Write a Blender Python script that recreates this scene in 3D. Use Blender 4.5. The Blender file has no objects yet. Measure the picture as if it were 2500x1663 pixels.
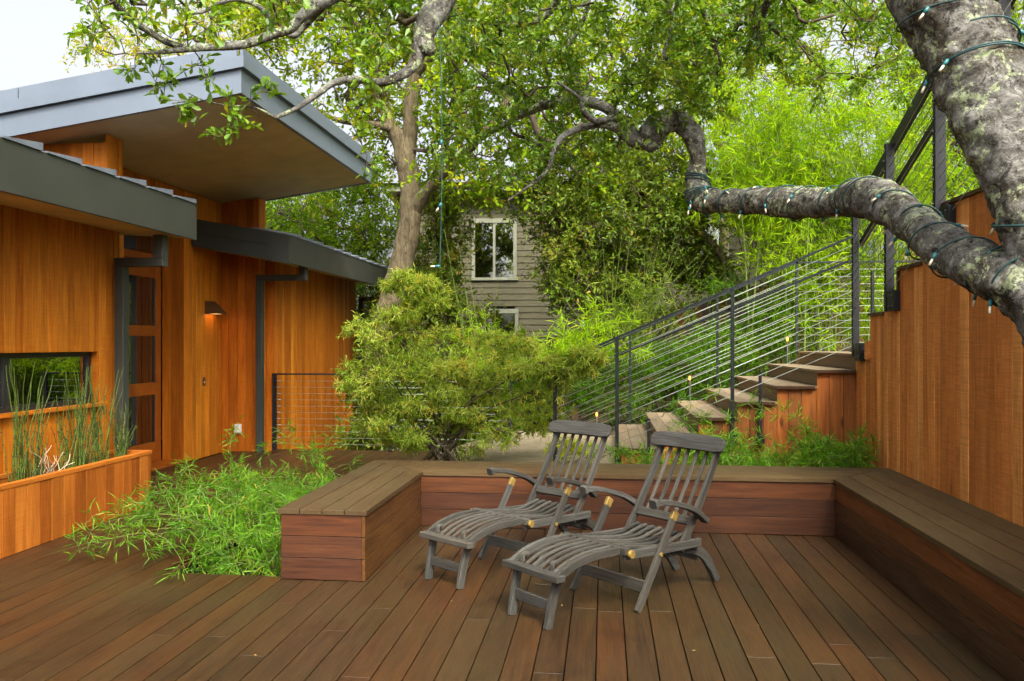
import bpy, math, random
import numpy as np
from mathutils import Matrix, Vector

# ------------------------------------------------------------------ camera
SC = bpy.context.scene
COL = SC.collection
F_PX, CX, HY, CAM_H = 2000.0, 1250.0, 838.0, 1.53          # measured from the photograph (2500 px wide)
YAW = math.atan(225 / F_PX)
CY, SY = math.cos(YAW), math.sin(YAW)
cam_data = bpy.data.cameras.new('camera')
cam_data.sensor_width = 36.0
cam_data.lens = 36.0 * F_PX / 2500
cam_data.shift_y = (HY - 831.5) / 2500
cam_data.clip_end = 2000
cam_data.clip_start = 0.05
cam = bpy.data.objects.new('camera', cam_data)
COL.objects.link(cam)
cam.location = (0, 0, CAM_H)
cam.rotation_euler = (math.radians(90), 0, YAW)
SC.camera = cam

# ------------------------------------------------------------------ sky, sun, exposure
SUN_EL, SUN_AZ = math.radians(50), math.radians(155)        # azimuth clockwise from +Y: behind the camera, to the right
world = bpy.data.worlds.new('World')
SC.world = world
world.use_nodes = True
wn = world.node_tree.nodes
wl = world.node_tree.links
sky = wn.new('ShaderNodeTexSky')
sky.sky_type = 'NISHITA'
sky.sun_disc = False
sky.sun_elevation = SUN_EL
sky.sun_rotation = SUN_AZ
sky.air_density = 1.0
sky.dust_density = 9.5
hsv = wn.new('ShaderNodeHueSaturation')                     # an overcast, nearly white sky
hsv.inputs['Saturation'].default_value = 0.22
wl.new(sky.outputs[0], hsv.inputs['Color'])
wl.new(hsv.outputs[0], wn['Background'].inputs['Color'])
wn['Background'].inputs['Strength'].default_value = 0.15
sun_data = bpy.data.lights.new('sun', 'SUN')
sun_data.energy = 1.5
sun_data.angle = math.radians(11)
sun_data.color = (1.0, 0.90, 0.74)
sun = bpy.data.objects.new('sun', sun_data)
COL.objects.link(sun)
sun_dir = Vector((math.sin(SUN_AZ) * math.cos(SUN_EL), math.cos(SUN_AZ) * math.cos(SUN_EL), math.sin(SUN_EL)))
sun.rotation_euler = sun_dir.to_track_quat('Z', 'Y').to_euler()
SC.view_settings.view_transform = 'Standard'
SC.view_settings.look = 'None'
SC.view_settings.gamma = 1.0
SC.view_settings.exposure = 1.48
try:
    SC.cycles.use_adaptive_sampling = True
    SC.cycles.adaptive_threshold = 0.03
    SC.cycles.max_bounces = 4
    SC.cycles.diffuse_bounces = 2
    SC.cycles.transmission_bounces = 3
    SC.cycles.caustics_reflective = False
    SC.cycles.caustics_refractive = False
    SC.cycles.transparent_max_bounces = 8
except Exception:
    pass

# ------------------------------------------------------------------ measuring helpers
def W(px, py, d):
    """world point seen at photograph pixel px,py at distance d along the view axis"""
    xc = (px - CX) / F_PX * d
    return Vector((xc * CY - d * SY, d * CY + xc * SY, CAM_H + (HY - py) / F_PX * d))
def yat(px, X):
    d = X / ((px - CX) / F_PX * CY - SY)
    return d * CY + (px - CX) / F_PX * d * SY
rnd = random.Random(7)
rng = np.random.default_rng(11)

# ------------------------------------------------------------------ materials
class NT:
    def __init__(self, name):
        self.m = bpy.data.materials.new(name)
        self.m.use_nodes = True
        self.t = self.m.node_tree
        self.b = self.t.nodes['Principled BSDF']
        self.out = self.t.nodes['Material Output']
    def n(self, typ, **kw):
        nd = self.t.nodes.new(typ)
        for k, v in kw.items():
            if k.startswith('i_'):
                nd.inputs[k[2:].replace('_', ' ')].default_value = v
            else:
                setattr(nd, k, v)
        return nd
    def l(self, a, b):
        self.t.links.new(a, b)
    def noise(self, vec, scale, detail=4.0, rough=0.55, dist=0.0):
        nd = self.n('ShaderNodeTexNoise')
        nd.inputs['Scale'].default_value = scale
        nd.inputs['Detail'].default_value = detail
        nd.inputs['Roughness'].default_value = rough
        nd.inputs['Distortion'].default_value = dist
        if vec is not None:
            self.l(vec, nd.inputs['Vector'])
        return nd.outputs['Fac']
    def ramp(self, fac, stops):
        nd = self.n('ShaderNodeValToRGB')
        e = nd.color_ramp.elements
        while len(e) < len(stops):
            e.new(0.5)
        for i, (p, c) in enumerate(stops):
            e[i].position = p
            e[i].color = (*c, 1) if len(c) == 3 else c
        self.l(fac, nd.inputs['Fac'])
        return nd.outputs['Color']
    def mix(self, fac, a, b, mode='MIX'):
        nd = self.n('ShaderNodeMix', data_type='RGBA', blend_type=mode)
        if isinstance(fac, (int, float)):
            nd.inputs[0].default_value = fac
        else:
            self.l(fac, nd.inputs[0])
        for s, v in ((6, a), (7, b)):
            if isinstance(v, tuple):
                nd.inputs[s].default_value = (*v, 1)
            else:
                self.l(v, nd.inputs[s])
        return nd.outputs[2]
    def math(self, op, a, b=None, clamp=False):
        nd = self.n('ShaderNodeMath', operation=op, use_clamp=clamp)
        for i, v in enumerate((a, b)):
            if v is None:
                continue
            if isinstance(v, (int, float)):
                nd.inputs[i].default_value = v
            else:
                self.l(v, nd.inputs[i])
        return nd.outputs[0]
    def mapping(self, vec, scale=(1, 1, 1), loc=(0, 0, 0)):
        nd = self.n('ShaderNodeMapping')
        nd.inputs['Scale'].default_value = scale
        nd.inputs['Location'].default_value = loc
        self.l(vec, nd.inputs['Vector'])
        return nd.outputs[0]
    def bump(self, h, strength, dist=0.01):
        nd = self.n('ShaderNodeBump')
        nd.inputs['Strength'].default_value = strength
        nd.inputs['Distance'].default_value = dist
        self.l(h, nd.inputs['Height'])
        self.l(nd.outputs[0], self.b.inputs['Normal'])

def rgbv(c, k):
    return tuple(min(1.0, x * k) for x in c)

def wood(name, light, dark, rough=0.6, bump=0.25, weather=None, weather_amt=0.0, saw=0.0, knots=0.0, contrast=1.0, spec=0.35, fine=0.38, screws=False):
    """boards with grain along the object's own X axis, tinted by the object's own colour"""
    t = NT(name)
    tc = t.n('ShaderNodeTexCoord')
    oi = t.n('ShaderNodeObjectInfo')
    off = t.n('ShaderNodeVectorMath', operation='SCALE')
    cmb = t.n('ShaderNodeCombineXYZ')
    for i, k in enumerate((17.3, 9.1, 23.7)):
        t.l(t.math('MULTIPLY', oi.outputs['Random'], k), cmb.inputs[i])
    add = t.n('ShaderNodeVectorMath', operation='ADD')
    t.l(tc.outputs['Object'], add.inputs[0])
    t.l(cmb.outputs[0], add.inputs[1])
    v = add.outputs[0]
    g1 = t.noise(t.mapping(v, (1.1, 17, 17)), 1.6, 5, 0.6, 0.8)
    g2 = t.noise(t.mapping(v, (2.5, 90, 90)), 1.8, 4, 0.65, 0.2)
    g3 = t.noise(t.mapping(v, (0.7, 3.5, 3.5)), 1.3, 3, 0.5, 0.3)
    f = t.math('ADD', t.math('MULTIPLY', g1, 1 - fine), t.math('MULTIPLY', g2, fine))
    lo, hi = 0.5 - 0.17 / contrast, 0.5 + 0.17 / contrast
    col = t.ramp(f, [(lo, dark), (hi, light)])
    patch = t.ramp(g3, [(0.3, (0.72, 0.70, 0.68)), (0.7, (1.12, 1.12, 1.1))])
    col = t.mix(1.0, col, patch, 'MULTIPLY')
    if knots:
        vor = t.n('ShaderNodeTexVoronoi', feature='F1')
        vor.inputs['Scale'].default_value = 1.0
        t.l(t.mapping(v, (2.2, 6.5, 6.5)), vor.inputs['Vector'])
        kf = t.ramp(vor.outputs['Distance'], [(0.06, (1, 1, 1)), (0.17, (0, 0, 0))])
        col = t.mix(t.math('MULTIPLY', kf, knots), col, rgbv(dark, 0.25))
    if saw:
        sw = t.noise(t.mapping(v, (120, 3, 3)), 1.0, 2, 0.5)
        sf = t.ramp(sw, [(0.42, (0.86, 0.86, 0.86)), (0.6, (1.05, 1.05, 1.05))])
        col = t.mix(saw, col, sf, 'MULTIPLY')
    if weather is not None:
        ge = t.n('ShaderNodeNewGeometry')
        wv = ge.outputs['Position']
        w1 = t.noise(wv, 1.35, 5, 0.62, 0.4)
        w2 = t.noise(t.mapping(v, (3, 22, 22)), 1.4, 5, 0.7)
        wf = t.ramp(t.math('ADD', t.math('MULTIPLY', w1, 0.65), t.math('MULTIPLY', w2, 0.35)), [(0.40, (0, 0, 0)), (0.62, (1, 1, 1))])
        col = t.mix(t.math('MULTIPLY', wf, weather_amt), col, weather)
        sc = t.noise(t.mapping(wv, (9, 2.2, 4)), 6.0, 6, 0.75, 1.8)           # fine pale scuffs
        sf = t.ramp(sc, [(0.66, (0, 0, 0)), (0.74, (1, 1, 1))])
        col = t.mix(t.math('MULTIPLY', sf, 0.34 * weather_amt), col, rgbv(weather, 2.4))
    col = t.mix(1.0, col, oi.outputs['Color'], 'MULTIPLY')
    if screws:
        dk = t.ramp(t.noise(t.mapping(wv, (1.0, 0.8, 1), (3.1, 7.7, 0)), 2.3, 6, 0.75, 0.8), [(0.28, (0.5, 0.48, 0.46)), (0.44, (1, 1, 1))])
        col = t.mix(0.9, col, dk, 'MULTIPLY')                         # dark water stains across the boards
        sp = t.n('ShaderNodeSeparateXYZ')
        t.l(wv, sp.inputs[0])
        so = t.n('ShaderNodeSeparateXYZ')
        t.l(tc.outputs['Object'], so.inputs[0])
        fy = t.math('ABSOLUTE', t.math('SUBTRACT', t.math('FRACT', t.math('DIVIDE', sp.outputs[1], 0.61)), 0.5))
        fy = t.math('MULTIPLY', fy, 0.61)
        fx = t.math('ABSOLUTE', t.math('SUBTRACT', t.math('ABSOLUTE', so.outputs[1]), 0.047))
        r2 = t.math('ADD', t.math('MULTIPLY', fx, fx), t.math('MULTIPLY', fy, fy))
        col = t.mix(t.math('LESS_THAN', r2, 0.0055 ** 2), col, (0.012, 0.009, 0.007))
    t.l(col, t.b.inputs['Base Color'])
    t.b.inputs['Roughness'].default_value = rough
    t.l(t.ramp(g2, [(0.3, (rough + 0.14,) * 3), (0.7, (rough - 0.1,) * 3)]), t.b.inputs['Roughness'])
    t.b.inputs['Specular IOR Level'].default_value = spec
    t.bump(f, bump, 0.004)
    return t.m

def plain(name, col, rough=0.5, metal=0.0, spec=0.4, var=0.15, scale=6.0, bump=0.0):
    t = NT(name)
    tc = t.n('ShaderNodeTexCoord')
    nz = t.noise(tc.outputs['Object'], scale, 5, 0.6)
    c = t.ramp(nz, [(0.3, rgbv(col, 1 - var)), (0.7, rgbv(col, 1 + var))])
    t.l(c, t.b.inputs['Base Color'])
    t.l(t.ramp(nz, [(0.3, (rough * 0.85,) * 3), (0.7, (min(1, rough * 1.15),) * 3)]), t.b.inputs['Roughness'])
    t.b.inputs['Metallic'].default_value = metal
    t.b.inputs['Specular IOR Level'].default_value = spec
    if bump:
        t.bump(t.noise(tc.outputs['Object'], scale * 8, 4), bump, 0.003)
    return t.m

def leaf(name, cols, trans=0.45, gloss=0.03, rough=0.5):
    """leaf colour from the per-leaf value stored on the mesh; light passes through the blade"""
    t = NT(name)
    at = t.n('ShaderNodeAttribute', attribute_name='tint')
    n = len(cols)
    c = t.ramp(at.outputs['Fac'], [(i / (n - 1), q) for i, q in enumerate(cols)])
    df = t.n('ShaderNodeBsdfDiffuse')
    tr = t.n('ShaderNodeBsdfTranslucent')
    gl = t.n('ShaderNodeBsdfGlossy')
    gl.inputs['Roughness'].default_value = rough
    gl.inputs['Color'].default_value = (0.9, 0.95, 0.9, 1)
    t.l(c, df.inputs['Color'])
    t.l(t.mix(1.0, c, (1.25, 1.15, 0.6), 'MULTIPLY'), tr.inputs['Color'])
    m1 = t.n('ShaderNodeMixShader')
    m1.inputs[0].default_value = trans
    t.l(df.outputs[0], m1.inputs[1])
    t.l(tr.outputs[0], m1.inputs[2])
    if not gloss:
        t.l(m1.outputs[0], t.out.inputs['Surface'])
        return t.m
    m2 = t.n('ShaderNodeMixShader')
    m2.inputs[0].default_value = gloss
    t.l(m1.outputs[0], m2.inputs[1])
    t.l(gl.outputs[0], m2.inputs[2])
    t.l(m2.outputs[0], t.out.inputs['Surface'])
    return t.m

def bark(name, c1, c2, lichen=None, moss=None, scale=9.0, stretch=None, bump=0.8):
    t = NT(name)
    ge = t.n('ShaderNodeNewGeometry')
    p = ge.outputs['Position']
    p2 = t.mapping(p, stretch) if stretch else p
    a = t.noise(p2, scale, 8, 0.72, 0.8)
    b = t.noise(p2, scale * 4.0, 7, 0.75, 0.5)
    h = t.math('ADD', t.math('MULTIPLY', a, 0.6), t.math('MULTIPLY', b, 0.4))
    col = t.ramp(h, [(0.37, c1), (0.46, rgbv(c2, 0.6)), (0.56, c2)])
    if moss:
        mf = t.ramp(t.noise(p, 3.1, 6, 0.7, 0.3), [(0.50, (0, 0, 0)), (0.62, (1, 1, 1))])
        col = t.mix(t.math('MULTIPLY', mf, 0.7), col, moss)
    if lichen:
        g1 = t.noise(p, 13.0, 6, 0.8, 0.6)
        gf = t.ramp(g1, [(0.53, (0, 0, 0)), (0.62, (1, 1, 1))])
        col = t.mix(t.math('MULTIPLY', gf, 0.65), col, (0.33, 0.33, 0.30))
        k1 = t.noise(p, 17.0, 6, 0.8, 0.9)
        kf = t.ramp(k1, [(0.40, (1, 1, 1)), (0.47, (0, 0, 0))])
        col = t.mix(t.math('MULTIPLY', kf, 0.85), col, (0.022, 0.018, 0.015))
        l1 = t.noise(p, 7.5, 6, 0.8, 0.6)
        l2 = t.noise(p, 40.0, 4, 0.7)
        lf = t.ramp(t.math('ADD', t.math('MULTIPLY', l1, 0.72), t.math('MULTIPLY', l2, 0.28)), [(0.535, (0, 0, 0)), (0.565, (1, 1, 1))])
        col = t.mix(t.math('MULTIPLY', lf, 0.85), col, t.ramp(l2, [(0.38, rgbv(lichen, 0.55)), (0.58, lichen)]))
    t.l(col, t.b.inputs['Base Color'])
    t.b.inputs['Roughness'].default_value = 0.92
    t.b.inputs['Specular IOR Level'].default_value = 0.12
    t.bump(h, bump, 0.04)
    return t.m

M = {}
M['deck'] = wood('deck_hardwood', (0.056, 0.0250, 0.0074), (0.020, 0.0088, 0.0025), 0.43, 0.45, (0.036, 0.0245, 0.0084), 0.62, contrast=1.0, screws=True)
M['bench_top'] = wood('bench_top_hardwood', (0.092, 0.050, 0.016), (0.044, 0.022, 0.007), 0.55, 0.35, (0.080, 0.058, 0.023), 0.75, contrast=1.0)
M['bench_face'] = wood('bench_face_hardwood', (0.096, 0.038, 0.013), (0.034, 0.012, 0.005), 0.45, 0.25, contrast=1.2)
M['cedar'] = wood('cedar_siding', (0.70, 0.240, 0.020), (0.42, 0.112, 0.008), 0.5, 0.2, saw=0.5, contrast=1.0, knots=0.12, spec=0.18)
M['fence'] = wood('cedar_fence', (0.74, 0.305, 0.085), (0.50, 0.165, 0.038), 0.6, 0.35, saw=1.0, contrast=1.0, knots=0.4, spec=0.15)
M['rough_cedar'] = wood('rough_stair_cedar', (0.33, 0.115, 0.018), (0.15, 0.045, 0.008), 0.65, 0.4, saw=0.4, knots=0.9)
M['door'] = wood('stained_door_wood', (0.42, 0.115, 0.012), (0.26, 0.06, 0.006), 0.35, 0.15, contrast=0.7, spec=0.5)
M['planter'] = wood('planter_cedar', (0.50, 0.170, 0.022), (0.28, 0.075, 0.009), 0.55, 0.25, saw=0.5, contrast=0.95, spec=0.18)
M['tread'] = wood('grey_brown_tread', (0.23, 0.165, 0.098), (0.14, 0.096, 0.056), 0.65, 0.3, (0.21, 0.175, 0.115), 0.6, contrast=0.8)
M['grey_teak'] = wood('weathered_grey_teak', (0.092, 0.090, 0.081), (0.016, 0.015, 0.013), 0.88, 0.25, (0.080, 0.072, 0.052), 0.35, contrast=0.95, spec=0.12, fine=0.8)
M['plank'] = wood('weathered_fence_plank', (0.25, 0.19, 0.14), (0.12, 0.080, 0.055), 0.85, 0.5, contrast=1.1, spec=0.1)
M['fascia'] = plain('charcoal_green_fascia', (0.040, 0.043, 0.035), 0.45, 0, 0.4, 0.1, 2)
M['roof_metal'] = plain('blue_grey_roof_metal', (0.165, 0.200, 0.245), 0.42, 0.35, 0.5, 0.08, 1.5)
M['soffit'] = plain('tan_stucco_soffit', (0.62, 0.50, 0.345), 0.9, 0, 0.1, 0.12, 3, 0.15)
M['tile'] = plain('blue_grey_roof_tile', (0.13, 0.15, 0.175), 0.55, 0, 0.5, 0.25, 8)
M['steel'] = plain('black_painted_steel', (0.009, 0.010, 0.011), 0.5, 0.0, 0.3, 0.2, 5)
M['dark_green_steel'] = plain('dark_green_steel', (0.009, 0.014, 0.013), 0.45, 0.0, 0.35, 0.2, 5)
M['bolt'] = plain('steel_bolt', (0.12, 0.12, 0.12), 0.35, 0.8)
M['cable'] = plain('stainless_cable', (0.30, 0.33, 0.27), 0.45, 0.4, 0.5, 0.05)
M['brass'] = plain('brass_fitting', (0.21, 0.135, 0.030), 0.55, 0.2, 0.4, 0.45, 40)
M['white'] = plain('white_plastic', (0.72, 0.68, 0.62), 0.5)
M['bronze'] = plain('bronze_lamp_metal', (0.13, 0.075, 0.032), 0.42, 0.5)
M['soil'] = plain('dark_soil', (0.045, 0.030, 0.018), 0.95, 0, 0.05, 0.5, 14, 0.6)
M['under'] = plain('dark_subframe', (0.012, 0.009, 0.007), 0.9, 0, 0.05)
M['ground'] = plain('garden_ground', (0.085, 0.068, 0.040), 0.95, 0, 0.05, 0.5, 2.5, 0.5)
M['path'] = plain('pale_decomposed_granite', (0.21, 0.175, 0.11), 0.95, 0, 0.05, 0.25, 9, 0.4)
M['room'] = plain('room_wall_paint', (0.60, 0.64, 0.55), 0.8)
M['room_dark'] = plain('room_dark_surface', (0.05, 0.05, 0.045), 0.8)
M['frame_dark'] = plain('dark_window_frame', (0.028, 0.027, 0.026), 0.4)
M['white_trim'] = plain('white_window_trim', (0.25, 0.26, 0.19), 0.6)
M['siding'] = plain('taupe_lap_siding', (0.120, 0.110, 0.068), 0.75, 0, 0.2, 0.12, 3)
M['shingle'] = plain('brown_roof_shingle', (0.10, 0.085, 0.07), 0.9)
M['wire'] = plain('green_light_wire', (0.012, 0.052, 0.050), 0.5)
M['socket'] = plain('teal_bulb_socket', (0.03, 0.15, 0.16), 0.4)
M['bulb'] = plain('clear_bulb_glass', (0.75, 0.66, 0.48), 0.2, 0, 0.6)
M['culm'] = plain('bamboo_culm', (0.105, 0.150, 0.022), 0.5, 0, 0.4, 0.35, 3)
M['reed'] = plain('horsetail_reed', (0.075, 0.120, 0.016), 0.55, 0, 0.3, 0.5, 9)
M['reed_joint'] = plain('horsetail_joint', (0.030, 0.028, 0.015), 0.6)
M['dry'] = plain('dry_pale_stalk', (0.52, 0.42, 0.27), 0.7)
M['twig'] = plain('twig_bark', (0.085, 0.066, 0.046), 0.9, 0, 0.1, 0.4, 12)
M['maple_stem'] = plain('maple_stem_bark', (0.075, 0.060, 0.035), 0.8, 0, 0.1, 0.4, 12)
M['oak_bark'] = bark('lichened_oak_bark', (0.018, 0.015, 0.012), (0.200, 0.192, 0.168), (0.42, 0.49, 0.27), (0.060, 0.043, 0.018), 13.0, None, 1.0)
M['tan_bark'] = bark('furrowed_tan_bark', (0.042, 0.032, 0.017), (0.190, 0.152, 0.088), None, None, 11.0, (1.9, 1.9, 0.35), 1.0)
M['oak_leaf'] = leaf('oak_leaf', [(0.052, 0.125, 0.007), (0.122, 0.250, 0.010), (0.215, 0.350, 0.016), (0.45, 0.40, 0.025)], 0.5, 0.03)
M['far_oak_leaf'] = leaf('sunlit_oak_leaf', [(0.090, 0.190, 0.008), (0.190, 0.315, 0.012), (0.320, 0.410, 0.018), (0.58, 0.46, 0.025)], 0.5, 0)
M['dark_leaf'] = leaf('evergreen_leaf', [(0.050, 0.100, 0.006), (0.105, 0.180, 0.009), (0.185, 0.265, 0.014), (0.36, 0.22, 0.04)], 0.42, 0.015)
M['mid_leaf'] = leaf('mid_green_leaf', [(0.065, 0.145, 0.008), (0.125, 0.245, 0.012), (0.205, 0.335, 0.016), (0.50, 0.44, 0.02)], 0.45, 0)
M['bamboo_leaf'] = leaf('bamboo_leaf', [(0.045, 0.145, 0.006), (0.105, 0.285, 0.009), (0.195, 0.400, 0.015), (0.52, 0.42, 0.07)], 0.40, 0.02)
M['tall_bamboo_leaf'] = leaf('tall_bamboo_leaf', [(0.150, 0.310, 0.008), (0.260, 0.460, 0.012), (0.380, 0.560, 0.018), (0.50, 0.52, 0.04)], 0.5, 0)
M['maple_leaf'] = leaf('variegated_maple_leaf', [(0.095, 0.200, 0.009), (0.250, 0.385, 0.028), (0.500, 0.600, 0.125), (0.70, 0.46, 0.04)], 0.48, 0)
M['fern_leaf'] = leaf('feathery_green_leaf', [(0.036, 0.105, 0.006), (0.075, 0.190, 0.010), (0.140, 0.290, 0.016), (0.22, 0.36, 0.04)], 0.45, 0)
M['lime_leaf'] = leaf('lime_yellow_leaf', [(0.30, 0.40, 0.012), (0.50, 0.55, 0.02)], 0.4, 0)
M['dead_leaf'] = leaf('fallen_leaf', [(0.30, 0.16, 0.05), (0.50, 0.38, 0.15)], 0.3, 0)

def glass_mat():
    t = NT('window_glass')
    tr = t.n('ShaderNodeBsdfTransparent')
    tr.inputs[0].default_value = (0.72, 0.78, 0.74, 1)
    gl = t.n('ShaderNodeBsdfGlossy')
    gl.inputs['Roughness'].default_value = 0.02
    fr = t.n('ShaderNodeFresnel')
    fr.inputs[0].default_value = 1.5
    m = t.n('ShaderNodeMixShader')
    t.l(t.math('ADD', t.math('MULTIPLY', fr.outputs[0], 1.4), 0.32, True), m.inputs[0])
    t.l(tr.outputs[0], m.inputs[1])
    t.l(gl.outputs[0], m.inputs[2])
    t.l(m.outputs[0], t.out.inputs['Surface'])
    return t.m
M['glass'] = glass_mat()
def glow(name, col, strength):
    t = NT(name)
    t.b.inputs['Base Color'].default_value = (*col, 1)
    t.b.inputs['Emission Color'].default_value = (*col, 1)
    t.b.inputs['Emission Strength'].default_value = strength
    return t.m
M['lamp_glow'] = glow('path_lamp_glow', (1.0, 0.32, 0.04), 1.3)
M['sconce_glow'] = glow('sconce_glow', (1.0, 0.55, 0.18), 0.8)

# ------------------------------------------------------------------ object helpers
MATW = {}
def link(o, parent=None, world=None):
    COL.objects.link(o)
    world = world if world is not None else Matrix.Identity(4)
    if parent is not None:
        o.parent = parent
        o.matrix_basis = MATW[parent.name].inverted() @ world
    else:
        o.matrix_basis = world
    MATW[o.name] = world
    return o
def thing(name, loc, label=None, cat=None, group=None, kind=None, rot=0.0):
    o = bpy.data.objects.new(name, None)
    o.empty_display_size = 0.1
    link(o, None, Matrix.Translation(loc) @ Matrix.Rotation(rot, 4, 'Z'))
    return tag(o, label, cat, group, kind)
def tag(o, label=None, cat=None, group=None, kind=None):
    for k, v in (('label', label), ('category', cat), ('group', group), ('kind', kind)):
        if v:
            o[k] = v
    return o
def mesh(name, verts, faces, mat, parent=None, world=None, smooth=False, color=None):
    me = bpy.data.meshes.new(name)
    me.from_pydata([tuple(v) for v in verts], [], faces)
    if mat:
        me.materials.append(M[mat])
    if smooth:
        me.shade_smooth()
    o = bpy.data.objects.new(name, me)
    if color:
        o.color = (*color, 1)
    return link(o, parent, world)
BOX = {}
def box_mesh(sx, sy, sz, bev, mat):
    key = (round(sx, 4), round(sy, 4), round(sz, 4), round(bev, 4), mat)
    if key in BOX:
        return BOX[key]
    hx, hy, hz = sx / 2, sy / 2, sz / 2
    b = min(bev, hx * 0.6, hy * 0.6, hz * 0.6)
    vs, idx = [], {}
    for x in (-1, 1):
        for y in (-1, 1):
            for z in (-1, 1):
                for ax in range(3):
                    p = [x * hx, y * hy, z * hz]
                    for k in range(3):
                        if k != ax:
                            p[k] -= (x, y, z)[k] * b
                    idx[(x, y, z, ax)] = len(vs)
                    vs.append(p)
    fs = []
    def q(*c):
        fs.append([idx[i] for i in c])
    for ax in range(3):
        for s in (-1, 1):
            u, v = [k for k in range(3) if k != ax]
            ring = []
            for a, c in ((-1, -1), (1, -1), (1, 1), (-1, 1)):
                p = [0, 0, 0]
                p[ax] = s
                p[u] = a
                p[v] = c
                ring.append((*p, ax))
            q(*ring)
    for ax in range(3):
        u, v = [k for k in range(3) if k != ax]
        for a in (-1, 1):
            for c in (-1, 1):
                p0 = [0, 0, 0]; p1 = [0, 0, 0]
                p0[ax], p1[ax] = -1, 1
                p0[u] = p1[u] = a
                p0[v] = p1[v] = c
                q((*p0, u), (*p1, u), (*p1, v), (*p0, v))
    for x in (-1, 1):
        for y in (-1, 1):
            for z in (-1, 1):
                q((x, y, z, 0), (x, y, z, 1), (x, y, z, 2))
    me = bpy.data.meshes.new('board')
    me.from_pydata(vs, [], fs)
    me.validate()
    import bmesh
    bm = bmesh.new()
    bm.from_mesh(me)
    bmesh.ops.recalc_face_normals(bm, faces=bm.faces)
    bm.to_mesh(me)
    bm.free()
    me.materials.append(M[mat])
    BOX[key] = me
    return me
def beam(name, p, q, w, h, mat, parent=None, up=(0, 0, 1), bev=0.002, color=None, roll=0.0):
    """a board from p to q: w across, h along 'up'"""
    p, q = Vector(p), Vector(q)
    x = (q - p)
    L = x.length
    x.normalize()
    u = Vector(up)
    if abs(u.dot(x)) > 0.99:
        u = Vector((1, 0, 0))
    y = u.cross(x).normalized()
    z = x.cross(y)
    m = Matrix((x, y, z)).transposed().to_4x4()
    m.translation = (p + q) / 2
    if roll:
        m = m @ Matrix.Rotation(roll, 4, 'X')
    o = bpy.data.objects.new(name, box_mesh(L, w, h, bev, mat))
    if color:
        o.color = (*color, 1)
    return link(o, parent, m)
def box(name, lo, hi, mat, parent=None, bev=0.002, color=None):
    lo, hi = Vector(lo), Vector(hi)
    s = hi - lo
    o = bpy.data.objects.new(name, box_mesh(s.x, s.y, s.z, bev, mat))
    if color:
        o.color = (*color, 1)
    return link(o, parent, Matrix.Translation((lo + hi) / 2))
def prism(name, poly, z0, z1, mat, parent=None, ang=0.0, color=None):
    """a flat plank with a mitred outline; grain along direction ang"""
    c = sum((Vector((*p, 0)) for p in poly), Vector()) / len(poly)
    m = Matrix.Translation((c.x, c.y, (z0 + z1) / 2)) @ Matrix.Rotation(ang, 4, 'Z')
    mi = m.inverted()
    n = len(poly)
    area = sum(poly[i][0] * poly[(i + 1) % n][1] - poly[(i + 1) % n][0] * poly[i][1] for i in range(n))
    if area < 0:
        poly = poly[::-1]
    b = 0.003
    cc = Vector((c.x, c.y))
    ins = []
    for p in poly:
        v = Vector(p) - cc
        ins.append(cc + v * (1 - b / max(v.length, 0.01) * 1.4))
    vs = [mi @ Vector((*p, z0)) for p in poly] + [mi @ Vector((*p, z1 - b)) for p in poly] + [mi @ Vector((*p, z1)) for p in ins]
    fs = [list(range(n))[::-1], list(range(2 * n, 3 * n))]
    for k in (0, n):
        for i in range(n):
            j = (i + 1) % n
            fs.append([k + i, k + j, k + n + j, k + n + i])
    return mesh(name, vs, fs, mat, parent, m, color=color)
def catmull(pts, n):
    pts = [np.array(p, float) for p in pts]
    P = [2 * pts[0] - pts[1]] + pts + [2 * pts[-1] - pts[-2]]
    out = []
    for i in range(1, len(P) - 2):
        for k in range(n):
            t = k / n
            a, b, c, d = P[i - 1], P[i], P[i + 1], P[i + 2]
            out.append(0.5 * (2 * b + (c - a) * t + (2 * a - 5 * b + 4 * c - d) * t * t + (3 * b - a - 3 * c + d) * t ** 3))
    out.append(pts[-1])
    return np.array(out)
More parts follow.
